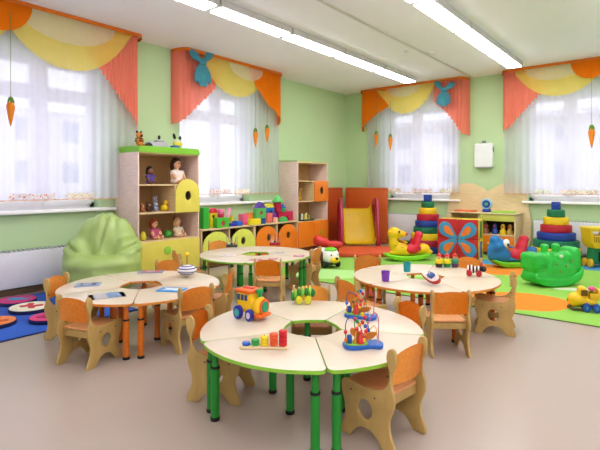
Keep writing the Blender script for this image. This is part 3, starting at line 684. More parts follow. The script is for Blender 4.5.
MB().box((-.165, .02, .03), (-.12, .09, .15), .01).build('side_block', mat('1a5a3a', .5), t); MB().box((.1, .02, .03), (.16, .09, .11), .01).build('side_block', mat('2a6a3a', .5), t)

# ------------------------------------------------------------------ castle of toy blocks
ZB = .603
def blk(kind, px0, px1, pyt, pyb, col_, lab, x=-5.72, dep=.12, zb=None, hole=None, hc=None, grp='toy blocks on the low cabinets'):
    ya, yb = on_x(px0, x)[0], on_x(px1, x)[0]; mid = (px0+px1)/2
    z1 = on_x(mid, x, pyt)[1]; z0 = ZB if zb is None else zb
    w_ = yb-ya; h = z1-z0
    t = thing('toy_block', lab, 'toy block', (x, (ya+yb)/2, z0), 0, grp)
    m = mat(col_, .4)
    if kind == 'box':
        lo = [rrect(-w_/2, 0, w_/2, h, .006, 3)]
        if hole: lo.append(circ(0, hole[1]*h, hole[0]))
        MB().plate(lo, dep, MY(), .003).build('body', m, t)
        if hole: MB().cyl((-dep*.4, 0, hole[1]*h), (dep*.35, 0, hole[1]*h), hole[0]*.99, n=20).build('round_inlay', mat(hc, .4), t)
    elif kind == 'arch':
        lo = [[(-w_/2, 0), (-w_*.25, 0)]+[(-w_*.25*math.cos(a*PI/8), h*.5*math.sin(a*PI/8)) for a in range(1, 8)]+[(w_*.25, 0), (w_/2, 0), (w_/2, h), (-w_/2, h)]]
        MB().plate(lo, dep, MY(), .003).build('body', m, t)
    elif kind == 'half':
        MB().plate([[(w_/2*math.cos(a*PI/14), h*math.sin(a*PI/14)) for a in range(15)]], dep, MY(), .003).build('body', m, t)
    elif kind == 'tri':
        MB().plate([[(-w_/2, 0), (w_/2, 0), (0, h)]], dep, MY(), 0).build('body', m, t)
    elif kind == 'cone':
        MB().lathe([(0, 0), (w_/2, 0), (w_/2, .01), (.01, h), (0, h)]).build('body', m, t)
    elif kind == 'cyl':
        MB().cyl((0, 0, 0), (0, 0, h), w_/2, bev=.004).build('body', m, t)
    elif kind == 'lean':
        MB().cyl((0, -w_*.3, .02), (0, w_*.3, h-.01), w_*.22, bev=.004).build('body', m, t)
    return z1
blk('box', 201, 206.5, 207.5, 229, '2fa836', 'tall green toy block at the left end of the block row', x=-5.66)
zz = blk('box', 208, 214.5, 213, 228, 'e8d022', 'yellow toy block with dark hole next to the tall green block', x=-5.73, hole=(.03, .75), hc='3a3a20')
blk('half', 209, 215.5, 208, 212, 'd82c48', 'red half-round toy block on top of the yellow block with a hole', x=-5.73, zb=zz+.001, dep=.1)
zz = blk('box', 215.2, 227, 217.5, 228.5, '4fb83a', 'green toy block with a red round inlay, front of the left block group', x=-5.6, dep=.1, hole=(.04, .4), hc='c8324a')
zz2 = blk('cyl', 218.4, 223.5, 213.5, 218, 'c8284a', 'dark red toy cylinder on the green block with the red inlay', x=-5.62, zb=zz+.001, dep=.1)
blk('cyl', 218.4, 223.5, 209, 213, 'e87aa8', 'pink toy cylinder on top of the dark red cylinder', x=-5.62, zb=zz2+.001)
blk('lean', 224.5, 231, 207.5, 217, 'f0a0c8', 'light pink toy cylinder leaning on the small yellow block', x=-5.8)
blk('box', 227.6, 234, 223, 228, '3a3aa8', 'dark blue toy block lying flat beside the green block with inlay', x=-5.64)
blk('box', 234.4, 240, 221, 227, '1f62c8', 'bright blue toy block lying right of the dark blue one', x=-5.64)
blk('tri', 228, 233, 215, 222, 'd8d840', 'small yellow toy block standing behind the dark blue block', x=-5.8)
blk('box', 240.8, 246, 214, 226, 'e8648c', 'pink toy block in the middle of the block row', x=-5.72)
blk('box', 246.3, 251, 213, 225, 'f08a2c', 'orange toy block right of the pink block', x=-5.74, dep=.1)
blk('box', 249, 259.5, 218.7, 225, 'f2dc2a', 'yellow toy block lying at the foot of the green castle tower', x=-5.565, dep=.07)
blk('lean', 250.5, 256, 205, 215, 'e8e090', 'pale yellow toy rod leaning on the green castle tower', x=-5.92)
zz = blk('box', 254.8, 264.3, 208, 224, '58b45c', 'green castle tower block with a round red window', x=-5.66, dep=.09, hole=(.035, .68), hc='c83a4a')
blk('tri', 254.6, 264.6, 202, 208, '5a3a9c', 'purple triangular roof block on the green castle tower', x=-5.66, dep=.09, zb=zz+.001)
blk('box', 260, 264.5, 218, 224, '1a4a8c', 'small navy toy block below the castle tower', x=-5.565, dep=.06)
zz = blk('box', 265, 270.2, 213, 223, 'e8706a', 'salmon toy block right of the green castle tower', x=-5.71)
zz2 = blk('arch', 264.8, 272, 207.5, 213, '1f6cc0', 'blue arch toy block on top of the salmon block', x=-5.73, zb=zz+.001)
blk('half', 265.5, 271.5, 203.5, 207, 'e0d83a', 'yellow half-round toy block on the blue arch block', x=-5.73, zb=zz2+.001)
blk('box', 270.8, 274.1, 213, 223, '7a3aa8', 'purple toy block between the salmon block and the gate', x=-5.73)
blk('box', 274.3, 276.6, 217.5, 223, 'f0c8a0', 'small cream toy block beside the crimson gate', x=-5.6, dep=.06)
zz = blk('arch', 276, 290.5, 211.5, 221, 'c2204e', 'long crimson gate block at the right end of the block row', x=-5.72)
blk('half', 279, 287, 216.5, 221, '4cb45c', 'green half-round toy block standing under the crimson gate', x=-5.58, dep=.05)
zz2 = blk('box', 275, 279.3, 202, 211, 'b81f48', 'crimson tower block standing on the gate', x=-5.68, zb=zz+.001, dep=.09)
blk('cone', 273.6, 281.6, 194.5, 201.5, '62c86a', 'light green cone roof on the crimson tower block', x=-5.68, zb=zz2+.001)
zz2 = blk('cyl', 280.4, 284.3, 208, 212, '3fae6a', 'small green toy cylinder on the gate beside the crimson tower', x=-5.68, zb=zz+.001)
blk('cone', 279.8, 284.8, 204, 208, '2a62a8', 'small blue cone roof on the green toy cylinder', x=-5.68, zb=zz2+.001)

# ------------------------------------------------------------------ slide corner
BR1 = mat('b04a1c', .55, 'leather'); BR2 = mat('bc4a22', .55, 'leather')
def wall_mat(lo, hi, label, m):
    t = thing('gym_mat', label, 'mat', (lo[0], lo[1], 0)); L = (hi[0]-lo[0], hi[1]-lo[1], hi[2])
    MB().box((0, 0, .011), L, .02).build('cover', m, t)
    z = MB()
    z.box((-.002, -.002, L[2]-.04), (L[0]+.002, L[1]+.002, L[2]-.035)); z.build('seam', mat('7e3010', .5), t)
wall_mat((XL+.03, 7.86, 0), (XL+.11, 8.95, 1.2), 'upright brown-red gym mat on the left wall beside the shelf unit', mat('c0501e', .5, 'leather'))
wall_mat((-5.9, YB-.27, 0), (-4.86, YB-.18, 1.2), 'upright brown-red gym mat on the far wall behind the slide', mat('cc5c22', .5, 'leather'))
x, y = at_depth(367, 8.68)
t = thing('play_mat', 'flat orange-red mat on the floor in front of the slide', 'mat', (x, y, .011), TH)
MB().box((-.56, -.48, 0), (.56, .4, .08), .02).build('cover', mat('d8542c', .5, 'leather'), t); MB().box((-.003, -.481, .0), (.003, .401, .082)).build('seam', mat('a83a1c', .5), t)
x, y = at_depth(359.5, 9.33)
t = thing('slide', 'yellow plastic slide with dark red arched side rails in the room corner', 'slide', (x, y, .03), TH); t.scale = (.84, .95, .98)
# local +y away from camera
ch = MB(); bm = bmesh.new(); prof = [(-.12, .08), (0, .09), (.12, .14), (.55, .68), (.62, .74), (.75, .75)]
prof = cr(prof, 6, False); rows = []
for (yy, zz) in prof:
    rows.append([bm.verts.new((xx, yy, zz+dz)) for xx, dz in ((-.38, .1), (-.36, .03), (-.3, 0), (.3, 0), (.36, .03), (.38, .1))])
for A, B in zip(rows, rows[1:]):
    for k in range(5): bm.faces.new((A[k], A[k+1], B[k+1], B[k]))
bmesh.ops.solidify(bm, geom=bm.faces[:], thickness=.02)
me = bpy.data.meshes.new('chute'); bm.to_mesh(me); bm.free(); fin('chute', me, mat('ffd91c', .3), t, 60)
for sx in (-1, 1):
    o = cr([(-.14, .0), (-.16, .2), (-.1, .55), (.0, .85), (.15, .97), (.35, .98), (.55, .9), (.7, .7), (.76, .3), (.76, 0), (.62, 0), (.6, .3), (.54, .6), (.42, .8), (.25, .85), (.13, .76), (.06, .5), (.02, .2), (.03, 0)], 4)
    MB().plate([o], .085, MY((sx*.425, 0, 0)), .03).build('side_rail', DKRED, t)
MB().box((-.38, .72, 0), (.38, .76, .74), .01).build('back_panel', mat('b81a36', .4), t)

# ------------------------------------------------------------------ kitchen unit with toys
t = thing('play_kitchen', 'beige wooden play unit with a two-humped back board between the far windows', 'play furniture', (-2.87, 9.1, .001))
kx0, kx1 = -.68, .70
bo = cr([(kx0, .1), (kx0, 1.15), (kx0+.06, 1.24), (kx0+.35, 1.30), (kx0+.6, 1.22), (.02, 1.14), (.12, 1.2), (.37, 1.30), (kx1-.06, 1.24), (kx1, 1.15), (kx1, .1)], 4)
bo = [(kx0, 0)]+[p for p in bo if p[1] > .12]+[(kx1, 0)]
MB().plate([bo], .02, MX((0, .11, 0)), .003).build('back_board', TAN, t)
MB().box((kx0+.14, -.38, .74), (kx1-.03, .098, .765), .006).build('counter_top', TAN, t)
for x in (kx0+.16, 0, kx1-.08): MB().box((x, -.35, 0), (x+.022, .098, .74), .003).build('side_panel', TAN, t)
MB().box((.03, -.36, .62), (kx1-.08, -.34, .735), .004).build('yellow_rail', mat('cfd060', .45), t)
MB().box((.03, -.33, .36), (kx1-.08, .09, .38), .002).build('shelf', TAN, t)
MB().box((.03, .06, .38), (kx1-.08, .08, .62)).build('shade_sheet', mat('3a2416', .7), t)  # dark sheet standing in for the shade inside the open compartment
for k in range(2):
    dr = MB().box((.035+k*.3, -.36, .06), (.325+k*.3, -.34, .355), .006).build('drawer', ORANGE, t)
    MB().cyl((.18+k*.3, -.36, .22), (.18+k*.3, -.38, .22), .02).build('knob', TAN, dr)
def kt(px, py, Y): x, z = on_y(px, Y, py); return x
for px, w_, hx, lab in ((466, .2, 'e2683a', 'orange flat tray on the left of the play unit counter'), (504, .2, '8fd03a', 'lime green flat tray on the right of the play unit counter')):
    tt = thing('play_tray', lab, 'tray', (kt(px, 0, 8.9), 8.88, .766)); MB().plate([rrect(-w_, -.12, w_, .12, .05)], .02, Matrix.Translation((0, 0, .011)), .006).build('tray', mat(hx, .4), tt)
    MB().tube([(p[0], p[1], .022) for p in rrect(-w_+.01, -.11, w_-.01, .11, .05)], .006, 6, True).build('rim', mat(hx, .4), tt)
tt = thing('toy_clock', 'blue and white toy clock standing on the play unit counter', 'toy clock', (kt(487, 0, 8.9), 8.88, .767))
MB().box((-.07, -.05, 0), (.07, .05, .06), .02).build('base', mat('1f3f9c', .4), tt); MB().cyl((0, .03, .15), (0, -.02, .15), .1, n=28, bev=.008).build('case', mat('9ac8d8', .4), tt); MB().cyl((0, -.018, .15), (0, -.028, .15), .07, n=24).build('dial', mat('1f3f9c', .4), tt); MB().cyl((0, -.026, .15), (0, -.034, .15), .03, n=16).build('centre_disc', mat('4fae6a', .4), tt)
for i, (px, hx, lab) in enumerate(((486, '8a5a3a', 'small brown toy in the dark compartment of the play unit'), (495, '2a4a9c', 'small blue toy in the dark compartment of the play unit'), (503, 'e8c81a', 'yellow toy in the dark compartment of the play unit'), (510, 'b8923a', 'ochre toy at the right of the play unit compartment'))):
    tt = thing('small_toy', lab, 'toy', (kt(px, 0, 8.85), 8.85, .381), 0, 'toys inside the play unit')
    MB().lathe([(0, 0), (.05, 0), (.055, .06), (.03, .1), (.04, .14), (.025, .18), (0, .185)]).build('body', mat(hx, .5), tt); MB().ell((0, -.04, .14), (.02, .015, .015)).build('nose', RED, tt)

# ------------------------------------------------------------------ soft cubes with butterfly
bx, by = at_depth(457.5, 8.02)
base = thing('soft_cube', '', 'soft cube'); bpy.data.objects.remove(base)
A = .336
wing_u = cr([(.0, .015), (.05, .12), (.11, .22), (.2, .25), (.27, .18), (.25, .08), (.17, .03), (.08, 0)], 5)
wing_i = cr([(.05, .05), (.09, .14), (.14, .19), (.19, .17), (.18, .1), (.12, .06)], 5)
names = {(0, 1): 'upper left', (1, 1): 'upper right', (0, 0): 'lower left', (1, 0): 'lower right'}
rzb = TH-.6
ux, uy = math.cos(rzb), math.sin(rzb)
for (i, j), nm_ in names.items():
    s = -1 if i == 0 else 1; q = 1 if j else -1
    lx = s*(A/2+.004)
    t = thing('soft_cube', 'red soft cube with a blue and orange butterfly wing, %s of the four' % nm_, 'soft cube', (bx+ux*lx, by+uy*lx, .011+j*(A+.004)), rzb, 'soft cubes forming a butterfly')
    MB().box((-A/2, -.011, .0), (A/2, .0, A), .005).build('front_cover', mat('b81c24', .6, 'cloth'), t)
    MB().box((-A/2, 0.0, .0), (A/2, A, A), .012).build('cube_body', mat('e0c832' if i else 'c8a020', .6, 'cloth'), t)
    cz = 0 if j else A; cxx = -s*A/2
    def tr(lp): return [(cxx+s*p[0]*1.15, cz+q*p[1]*1.15) for p in lp]
    wg = MB().plate([tr(wing_u)], .008, MX((0, -.014, 0)), .002).build('wing', mat('3d8fb8', .7, 'cloth'), t)
    MB().plate([tr(wing_i)], .006, MX((0, -.019, 0)), .001).build('wing_spot', mat('e87828', .7, 'cloth'), wg)
    if i: MB().box((A/2-.001, .12, .03), (A/2+.006, .22, A-.03), .004).build('side_strap', mat('2c8a50' if j else '2a5ab0', .6, 'cloth'), t)

# ------------------------------------------------------------------ giant ring towers
def tower(x, y, z, label, ks=1.0):
    t = thing('ring_tower', label, 'ring tower', (x, y, z)); t.scale = (ks, ks, ks)
    MB().cyl((0, 0, 0), (0, 0, .9), .04).build('pole', TAN, t)
    R = [.375, .37, .345, .29, .235, .19, .135]; C = ['1f3f9c', 'e8c420', '146e50', '1c3c98', 'b81e30', 'e8c420', '127048']; h = .124
    if x < -3: R = [.34, .33, .31, .265, .235, .205, .165, .12]; C = ['1f3f9c', 'a81e3a']+C[1:]; h = .119
    z0 = .0
    for r, cc in zip(R, C):
        MB().cyl((0, 0, z0+.002), (0, 0, z0+h), r, n=40, bev=.015).build('ring', mat(cc, .5, 'leather'), t); z0 += h
    MB().box((-.062, -.062, z0+.002), (.062, .062, z0+.13), .012).build('top_cube', mat('1c3f9c', .5, 'leather'), t)
tx, ty = at_depth(427.8, 8.9); tower(tx, ty, .011, 'tall tower of coloured foam rings behind the butterfly cubes', .99)
tx, ty = at_depth(556, 7.72); tower(tx, ty, .011, 'tall tower of coloured foam rings behind the green crocodile rocker', .985)

# ------------------------------------------------------------------ rocking toys
def stripes_face(): pass
# crocodile: local +x = towards its snout
x, y = at_depth(551.5, 6.0)
t = thing('crocodile_rocker', 'bright green plastic crocodile rocker on the play rug', 'rocking toy', (x, y, .012), TH+PI+.25); t.scale = (.88, .95, .95)
CG = mat('1fb83c', .28, spec=.6)
blob('body', [('b', (-.3, -.15, .1), (.22, .15, .3), .06), ((0, 0, .26), (.34, .15, .16)), ('b', (-.4, -.145, .16), (-.24, .145, .5), .06), ((-.1, 0, .35), (.24, .13, .1)), ('b', (-.3, -.14, .03), (.3, .14, .2), .05),  ((.12, 0, .3), (.14, .15, .16)),
               ('b', (.2, -.155, .2), (.42, .155, .44), .05), ('b', (.18, -.15, .08), (.4, .15, .19), .035), ((.12, 0, .2), (.16, .14, .12))], CG, t, .016, 4)
MB().plate([cr([(-.4, .2), (-.36, .09), (-.2, .02), (0, 0), (.18, .008), (.32, .04), (.38, .09), (.36, .14), (.15, .12), (-.1, .12), (-.3, .17), (-.38, .25)], 5)], .34, MX(), .025).build('rocker_base', CG, t)
for x_ in (.12, -.07):
    MB().lathe([(0, 0), (.055, 0), (.045, .05), (.055, .08), (.05, .11), (.03, .125), (0, .13)], (x_, 0, .42)).build('handle_knob', CG, t)
for s_ in (-1, 1):
    MB().ell((-.02, s_*.15, .40), (.035, .012, .02)).build('eye', mat('dfe8d0', .4), t)
    MB().tube([(.425, s_*.11, .30), (.30, s_*.16, .30), (.22, s_*.158, .26)], .006, 6).build('mouth_line', mat('0f8a2a', .4), t)
    for a, b_ in ((.06, .3), (-.1, .27), (-.2, .33), (.0, .2)): MB().ell((a, s_*.153, b_), (.014, .012, .014), n=10).build('screw_spot', mat('8a7a3a', .5), t)
def rocker(px, depth, headm, seatm, basem, tailm, label, giraffe, rz, name, s=1.0):
    x, y = at_depth(px, depth); t = thing(name, label, 'rocking toy', (x, y, .012), rz); t.scale = (s, s, s)
    bk = 1 if giraffe else .8
    MB().plate([cr([(-.4*bk, .10), (-.3*bk, .04), (-.15, .008), (0, 0), (.15, .008), (.3*bk, .04), (.4*bk, .10), (.37*bk, .13), (.2, .1), (0, .09), (-.2, .1), (-.37*bk, .13)], 5)], .3, MX(), .025).build('rocker_base', basem, t)
    if giraffe:
        blob('body', [((.12, 0, .2), (.17, .11, .12)), ((.24, 0, .32), (.09, .09, .17)), ((.23, 0, .49), (.125, .11, .11)), ((.12, 0, .47), (.12, .075, .07)), ((-.3, 0, .2), (.14, .11, .1)), ((-.38, 0, .14), (.12, .1, .05)), ((0, 0, .14), (.35, .1, .05)), ((.27, .07, .55), (.03, .02, .04)), ((.27, -.07, .55), (.03, .02, .04))], headm, t, .02, 4)
        sp = MB()
        for a, b_ in ((.24, .28), (.2, .38), (.12, .24)): sp.ell((a, .095, b_), (.013, .01, .013), n=8); sp.ell((a, -.095, b_), (.013, .01, .013), n=8)
        sp.build('spots', mat('8a5a1c', .5), t)
        MB().ell((.01, 0, .465), (.03, .05, .03)).build('muzzle', mat('c8321c', .4), t)
        for q in (.1, -.1): MB().ell((.17, q, .52), .02, n=8).build('eye', BLACK, t)
    else:
        blob('body', [((.16, 0, .2), (.16, .13, .13)), ((.22, 0, .34), (.14, .13, .14)), ((.26, 0, .44), (.09, .1, .08)), ((.34, 0, .24), (.06, .06, .14)), ((-.3, 0, .2), (.14, .11, .13)), ((-.4, 0, .26), (.06, .05, .07)), ((0, 0, .13), (.34, .11, .05))], headm, t, .02, 4)
        for q in (-1, 1):
            ey = MB().ell((.13, q*.1, .4), (.05, .045, .065)).build('eye', mat('e8eef0', .4), t)
            MB().ell((.12, q*.135, .38), .022, n=8).build('pupil', BLACK, ey)
    blob('seat', [((-.08, 0, .19), (.15, .14, .09)), ((-.18, 0, .32), (.07, .13, .18), (0, -.35, 0)), ((-.23, 0, .45), (.07, .11, .07)), ((-.14, .11, .22), (.1, .025, .07)), ((-.14, -.11, .22), (.1, .025, .07))], seatm, t, .018, 4)
    MB().cyl((.06, -.16, .34), (.06, .16, .34), .016).build('handlebar', tailm, t)
    return t
# giraffe: head on the left in the photo -> local +x points left
rocker(406.5, 7.9, mat('eec01c', .35), mat('d21e38', .35), mat('7cc81e', .4), mat('e8c020', .4), 'yellow giraffe rocker with red seat and green base, left of the butterfly cubes', True, TH+PI+.15, 'giraffe_rocker', .93)
rocker(510.5, 7.28, mat('1f74b8', .35), mat('c82038', .35), mat('6ec41e', .4), mat('1f74b8', .4), 'blue elephant rocker with red seat and green base, behind the crocodile', False, TH+PI+.1, 'elephant_rocker', .94)

# dog ride-on
x, y = at_depth(325, 7.35)
t = thing('dog_ride_on', 'white spotted dog ride-on toy with green cap and yellow nose near the slide mat', 'ride-on toy', (x, y, .011), TH-PI/2+.55)
blob('body', [((-.08, 0, .17), (.22, .14, .11)), ((.15, 0, .17), (.13, .14, .13)), ((-.1, 0, .12), (.27, .15, .06))], mat('eceae6', .35), t, .015, 4)
MB().ell((.26, 0, .13), (.06, .08, .05)).build('muzzle', mat('f0c81c', .4), t); MB().ell((.315, 0, .155), (.02, .025, .018)).build('nose', BLACK, t)
MB().ell((.15, 0, .27), (.1, .1, .04)).build('cap', mat('6cc82c', .4), t)
for q in (-1, 1):
    MB().ell((.1, q*.135, .17), (.045, .025, .085)).build('ear', mat('7a3434', .5), t)
    MB().ell((.245, q*.055, .2), .02, n=8).build('eye', BLACK, t)
MB().ell((-.12, -.135, .17), (.03, .012, .028)).ell((-.03, -.138, .14), (.02, .012, .018)).ell((-.2, -.11, .2), (.03, .02, .025)).build('spots', mat('5a2a3a', .5), t)
MB().box((-.3, -.13, .05), (.24, .13, .09), .02).build('chassis', mat('1c2420', .5), t)
for sx, sy in ((-.2, -.13), (-.2, .13), (.16, -.13), (.16, .13)): MB().cyl((sx, sy-.02, .05), (sx, sy+.02, .05), .05, n=18, bev=.006).build('wheel', mat('222222', .5), t)
x, y = at_depth(327, 8.0)
t = thing('red_ride_on', 'low red ride-on toy behind the spotted dog toy', 'ride-on toy', (x, y, .011), TH-.1); t.scale = (1, 1, 1.45)
blob('body', [((-.1, 0, .2), (.14, .1, .06)), ((.12, 0, .17), (.16, .08, .05)), ((-.16, 0, .24), (.07, .09, .04))], mat('cc2a26', .35), t, .014, 3)
for sx in (-.14, .14):
    for sy in (-.08, .08): MB().cyl((sx, sy-.015, .06), (sx, sy+.015, .06), .06, n=18).build('wheel', mat('8a1818', .5), t)
MB().box((-.16, -.05, .05), (.2, .05, .15), .02).build('chassis', mat('b02020', .5), t)

# toy cart / truck at the far right
x, y = at_depth(596, 7.3)
t = thing('toy_dump_truck', 'yellow and green toy truck with ribbed hopper beside the right ring tower', 'toy truck', (x, y, .011), TH+.1); t.scale = (.74, .8, 1.08)
hp = MB(); lo_ = [(-.17, -.12), (.17, -.12), (.17, .12), (-.17, .12)]
hp.plate([[(-.24, .55), (.24, .55), (.2, .34), (.13, .27), (-.13, .27), (-.2, .34)], [(-.19, .51), (.19, .51), (.17, .45), (-.17, .45)]], .3, MX(), .01); hp.build('hopper', mat('e8bc1c', .4), t)
rb = MB()
for k in range(8): rb.box((-.17+k*.045, -.165, .36), (-.15+k*.045, -.145, .44), .004)
rb.build('grille', mat('a8861a', .5), t)
MB().box((-.25, -.16, .545), (.25, .16, .57), .01).build('rim', mat('f0d038', .4), t)
MB().plate([[(-.15, .05), (.15, .05), (.12, .27), (-.12, .27)]], .2, MX(), .015).build('base', mat('187a48', .45), t)
MB().box((-.03, -.115, .08), (.03, -.1, .22), .005).build('front_slot', BLACK, t)
for sx in (-.19, .19):
    for sy in (-.08, .08): MB().cyl((sx-.03, sy, .06), (sx+.03, sy, .06), .06, n=18, bev=.006).build('wheel', mat('e0b020' if sx < 0 else 'd89018', .4), t)

# yellow toy car on the rug: local +x = front (left in the photo)
x, y = at_depth(584, 4.8)
t = thing('toy_car', 'yellow toy car with blue wheels and a pink-topped figure, front edge of the play rug', 'toy car', (x, y, .011), TH+PI-.35); t.scale = (.95, 1, 1.2)
blob('body', [((.06, 0, .09), (.1, .08, .06)), ('b', (-.12, -.07, .05), (.12, .07, .11), .02), ('b', (-.02, -.065, .1), (.06, .065, .2), .02), ((.1, 0, .07), (.05, .07, .05))], mat('eebf1c', .35), t, .009, 3)
MB().box((-.13, -.072, .1), (-.115, .072, .19), .006).box((-.12, -.072, .1), (-.04, -.06, .155), .005).box((-.12, .06, .1), (-.04, .072, .155), .005).build('cargo_bed', mat('e0ac1c', .4), t)
for sx in (-.09, .0): 
    for sy in (-.085, .085):
        wh = MB().cyl((sx-.01, sy-.02, .038), (sx-.01, sy+.02, .038), .038, n=20, bev=.005).build('wheel', mat('1c4fa0', .4), t)
        MB().cyl((sx-.01, sy-.023, .038), (sx-.01, sy+.023, .038), .014, n=12).build('hub', mat('3a78c8', .4), wh)
MB().lathe([(0, .1), (.022, .1), (.022, .15), (.0, .18)], (-.07, 0, 0)).build('figure', mat('3a6a28', .5), t); MB().ell((-.07, 0, .185), (.034, .034, .02)).build('hat', PINK, t)
MB().cyl((.15, 0, .08), (.158, 0, .08), .015).build('nose_badge', mat('8a5a1c', .5), t)
for q_ in (.0655, -.07): MB().box((-.02, q_, .13), (.04, q_+.0045, .18), .003).build('side_window', mat('6a4a14', .4), t)
MB().tube([(-.04, -.09, .02), (.12, -.08, .02), (.15, 0, .02), (.12, .08, .02), (-.04, .09, .02)], .012, 8).build('bumper', mat('3a3018', .5), t)

# ------------------------------------------------------------------ tables
TZ = .42
def seg_outline(R, ri, gap=.0025, rc=.045):
    a = math.radians(36); pts = []
    # outer arc with rounded corners
    da = math.asin((gap)/R)
    inner_r = ri
    def pol(r, an): return Vector((r*math.cos(an), r*math.sin(an)))
    nrm = Vector((math.sin(a), -math.cos(a)))*gap
    out = []
    c1 = pol(inner_r, a)+nrm; c0 = Vector((c1.x, -c1.y))
    corner = rc/R
    out.append(tuple(c0+(pol(1, -a))*.012)); 
    out.append(tuple(Vector((pol(R-rc*1.0, -a).x, pol(R-rc*1.0, -a).y))+Vector((nrm.x, -nrm.y))))
    # bezier corner
    P0 = pol(R-rc, -a)+Vector((nrm.x, -nrm.y)); P1 = pol(R, -a)+Vector((nrm.x, -nrm.y)); P2 = pol(R, -a+corner)
    for k in range(1, 6): u = k/5; out.append(tuple(P0*(1-u)**2+P1*2*u*(1-u)+P2*u*u))
    n = 24; a0, a1 = -a+corner, a-corner
    for k in range(1, n): an = a0+(a1-a0)*k/n; out.append(tuple(pol(R, an)))
    P0 = pol(R, a-corner); P1 = pol(R, a)+nrm; P2 = pol(R-rc, a)+nrm
    for k in range(0, 6): u = k/5; out.append(tuple(P0*(1-u)**2+P1*2*u*(1-u)+P2*u*u))
    out.append(tuple(c1+pol(1, a)*.012))
    # inner edge, slightly hollow
    m_ = 8
    for k in range(0, m_+1):
        an = a*.92-(2*a*.92)*k/m_; rr = ri*math.cos(a)/math.cos(an)+.006+.012*math.cos(an/a*PI/2); out.append(tuple(pol(max(rr, .1), an)))
    return out
def make_table(name_loc, rz, edge, legm, ring, label, grp, R=.70, ri=.18):
    cx, cy = name_loc; k0 = .42
    t = thing('table_segment', label, 'table', (cx+k0*math.cos(rz), cy+k0*math.sin(rz), 0), rz, grp)
    o = [(p[0]-k0, p[1]) for p in seg_outline(R, ri)]
    MB().plate([o], .02, Matrix.Translation((0, 0, TZ-.01)), .0015, 0, 1).build('tabletop', [MAPLE, edge], t)
    a = math.radians(36)
    spots = []
    for s in (-1, 1):
        r_ = R-.06; p = Vector((r_*math.cos(a), s*r_*math.sin(a)))+Vector((math.sin(a), -s*math.cos(a)))*.052; spots.append((p.x-k0, p.y))
    spots.append((.245-k0, 0))
    for (lx, ly) in spots:
        lg = MB().cyl((lx, ly, .28), (lx, ly, TZ-.02), .0185, n=20).cyl((lx, ly, .02), (lx, ly, .285), .0235, n=20).build('leg', legm, t)
        MB().cyl((lx, ly, .284), (lx, ly, .297), .0255, n=20, bev=.002).build('clamp_ring', BLACK, lg)
        MB().cyl((lx, ly, .0), (lx, ly, .022), .026, n=20, bev=.003).build('foot_cap', BLACK, lg)
        MB().cyl((lx, ly, TZ-.03), (lx, ly, TZ-.02), .03, n=20).build('mount_plate', ring, lg)
    return t
EG = mat('8cc63a', .4); EO = mat('d98a34', .4); LO = mat('cf6f1c', .4, 'wood'); LGN = mat('1f8a2c', .35); 
def round_table(cx, cy, a0, edge, legm, labels, grp, R=.665):
    for k in range(5):
        rz = math.radians(a0+36+72*k)
        make_table((cx, cy), rz, edge, legm, edge, labels[k], grp, R)
T1 = (-1.75, 2.29); T2 = (-3.63, 2.33); T3 = (-1.88, 4.22); T4 = (-4.12, 4.25)
round_table(*T1, -118, EG, LGN, ['green-edged table segment nearest the camera, holding the coloured peg counter', 'green-edged table segment of the nearest table, under the nearer bead maze', 'green-edged table segment of the nearest table, under the farther bead maze', 'green-edged table segment of the nearest table, holding the green caterpillar', 'green-edged table segment of the nearest table, holding the yellow toy bus'], 'segments of the nearest round table')
round_table(*T2, -110, EO, LO, ['orange-edged segment of the left table, nearest the camera, under an open magazine', 'orange-edged segment of the left table, under the blue magazine on the right', 'orange-edged segment of the left table, under the striped spinning top', 'orange-edged segment of the left table, farthest, towards the bookcase', 'orange-edged segment of the left table, nearest the blue rug and beanbag'], 'segments of the left round table')
round_table(*T3, -110, EO, LO, ['orange-edged segment of the right table, nearest the camera, behind the front chair', 'orange-edged segment of the right table, under the zebra-striped toy', 'orange-edged segment of the right table, under the three small figures', 'orange-edged segment of the right table, under the teal cup', 'orange-edged segment of the right table, at its left side next to the purple cup'], 'segments of the right round table')
round_table(*T4, -56-72, EG, LGN, ['green-edged segment of the back table, front left, facing the left table', 'green-edged segment of the back table, directly behind its front chair', 'green-edged segment of the back table, right rear, facing the slide', 'green-edged segment of the back table, under the red wire stand', 'green-edged segment of the back table, under the dark green wire stand'], 'segments of the back round table', .69)

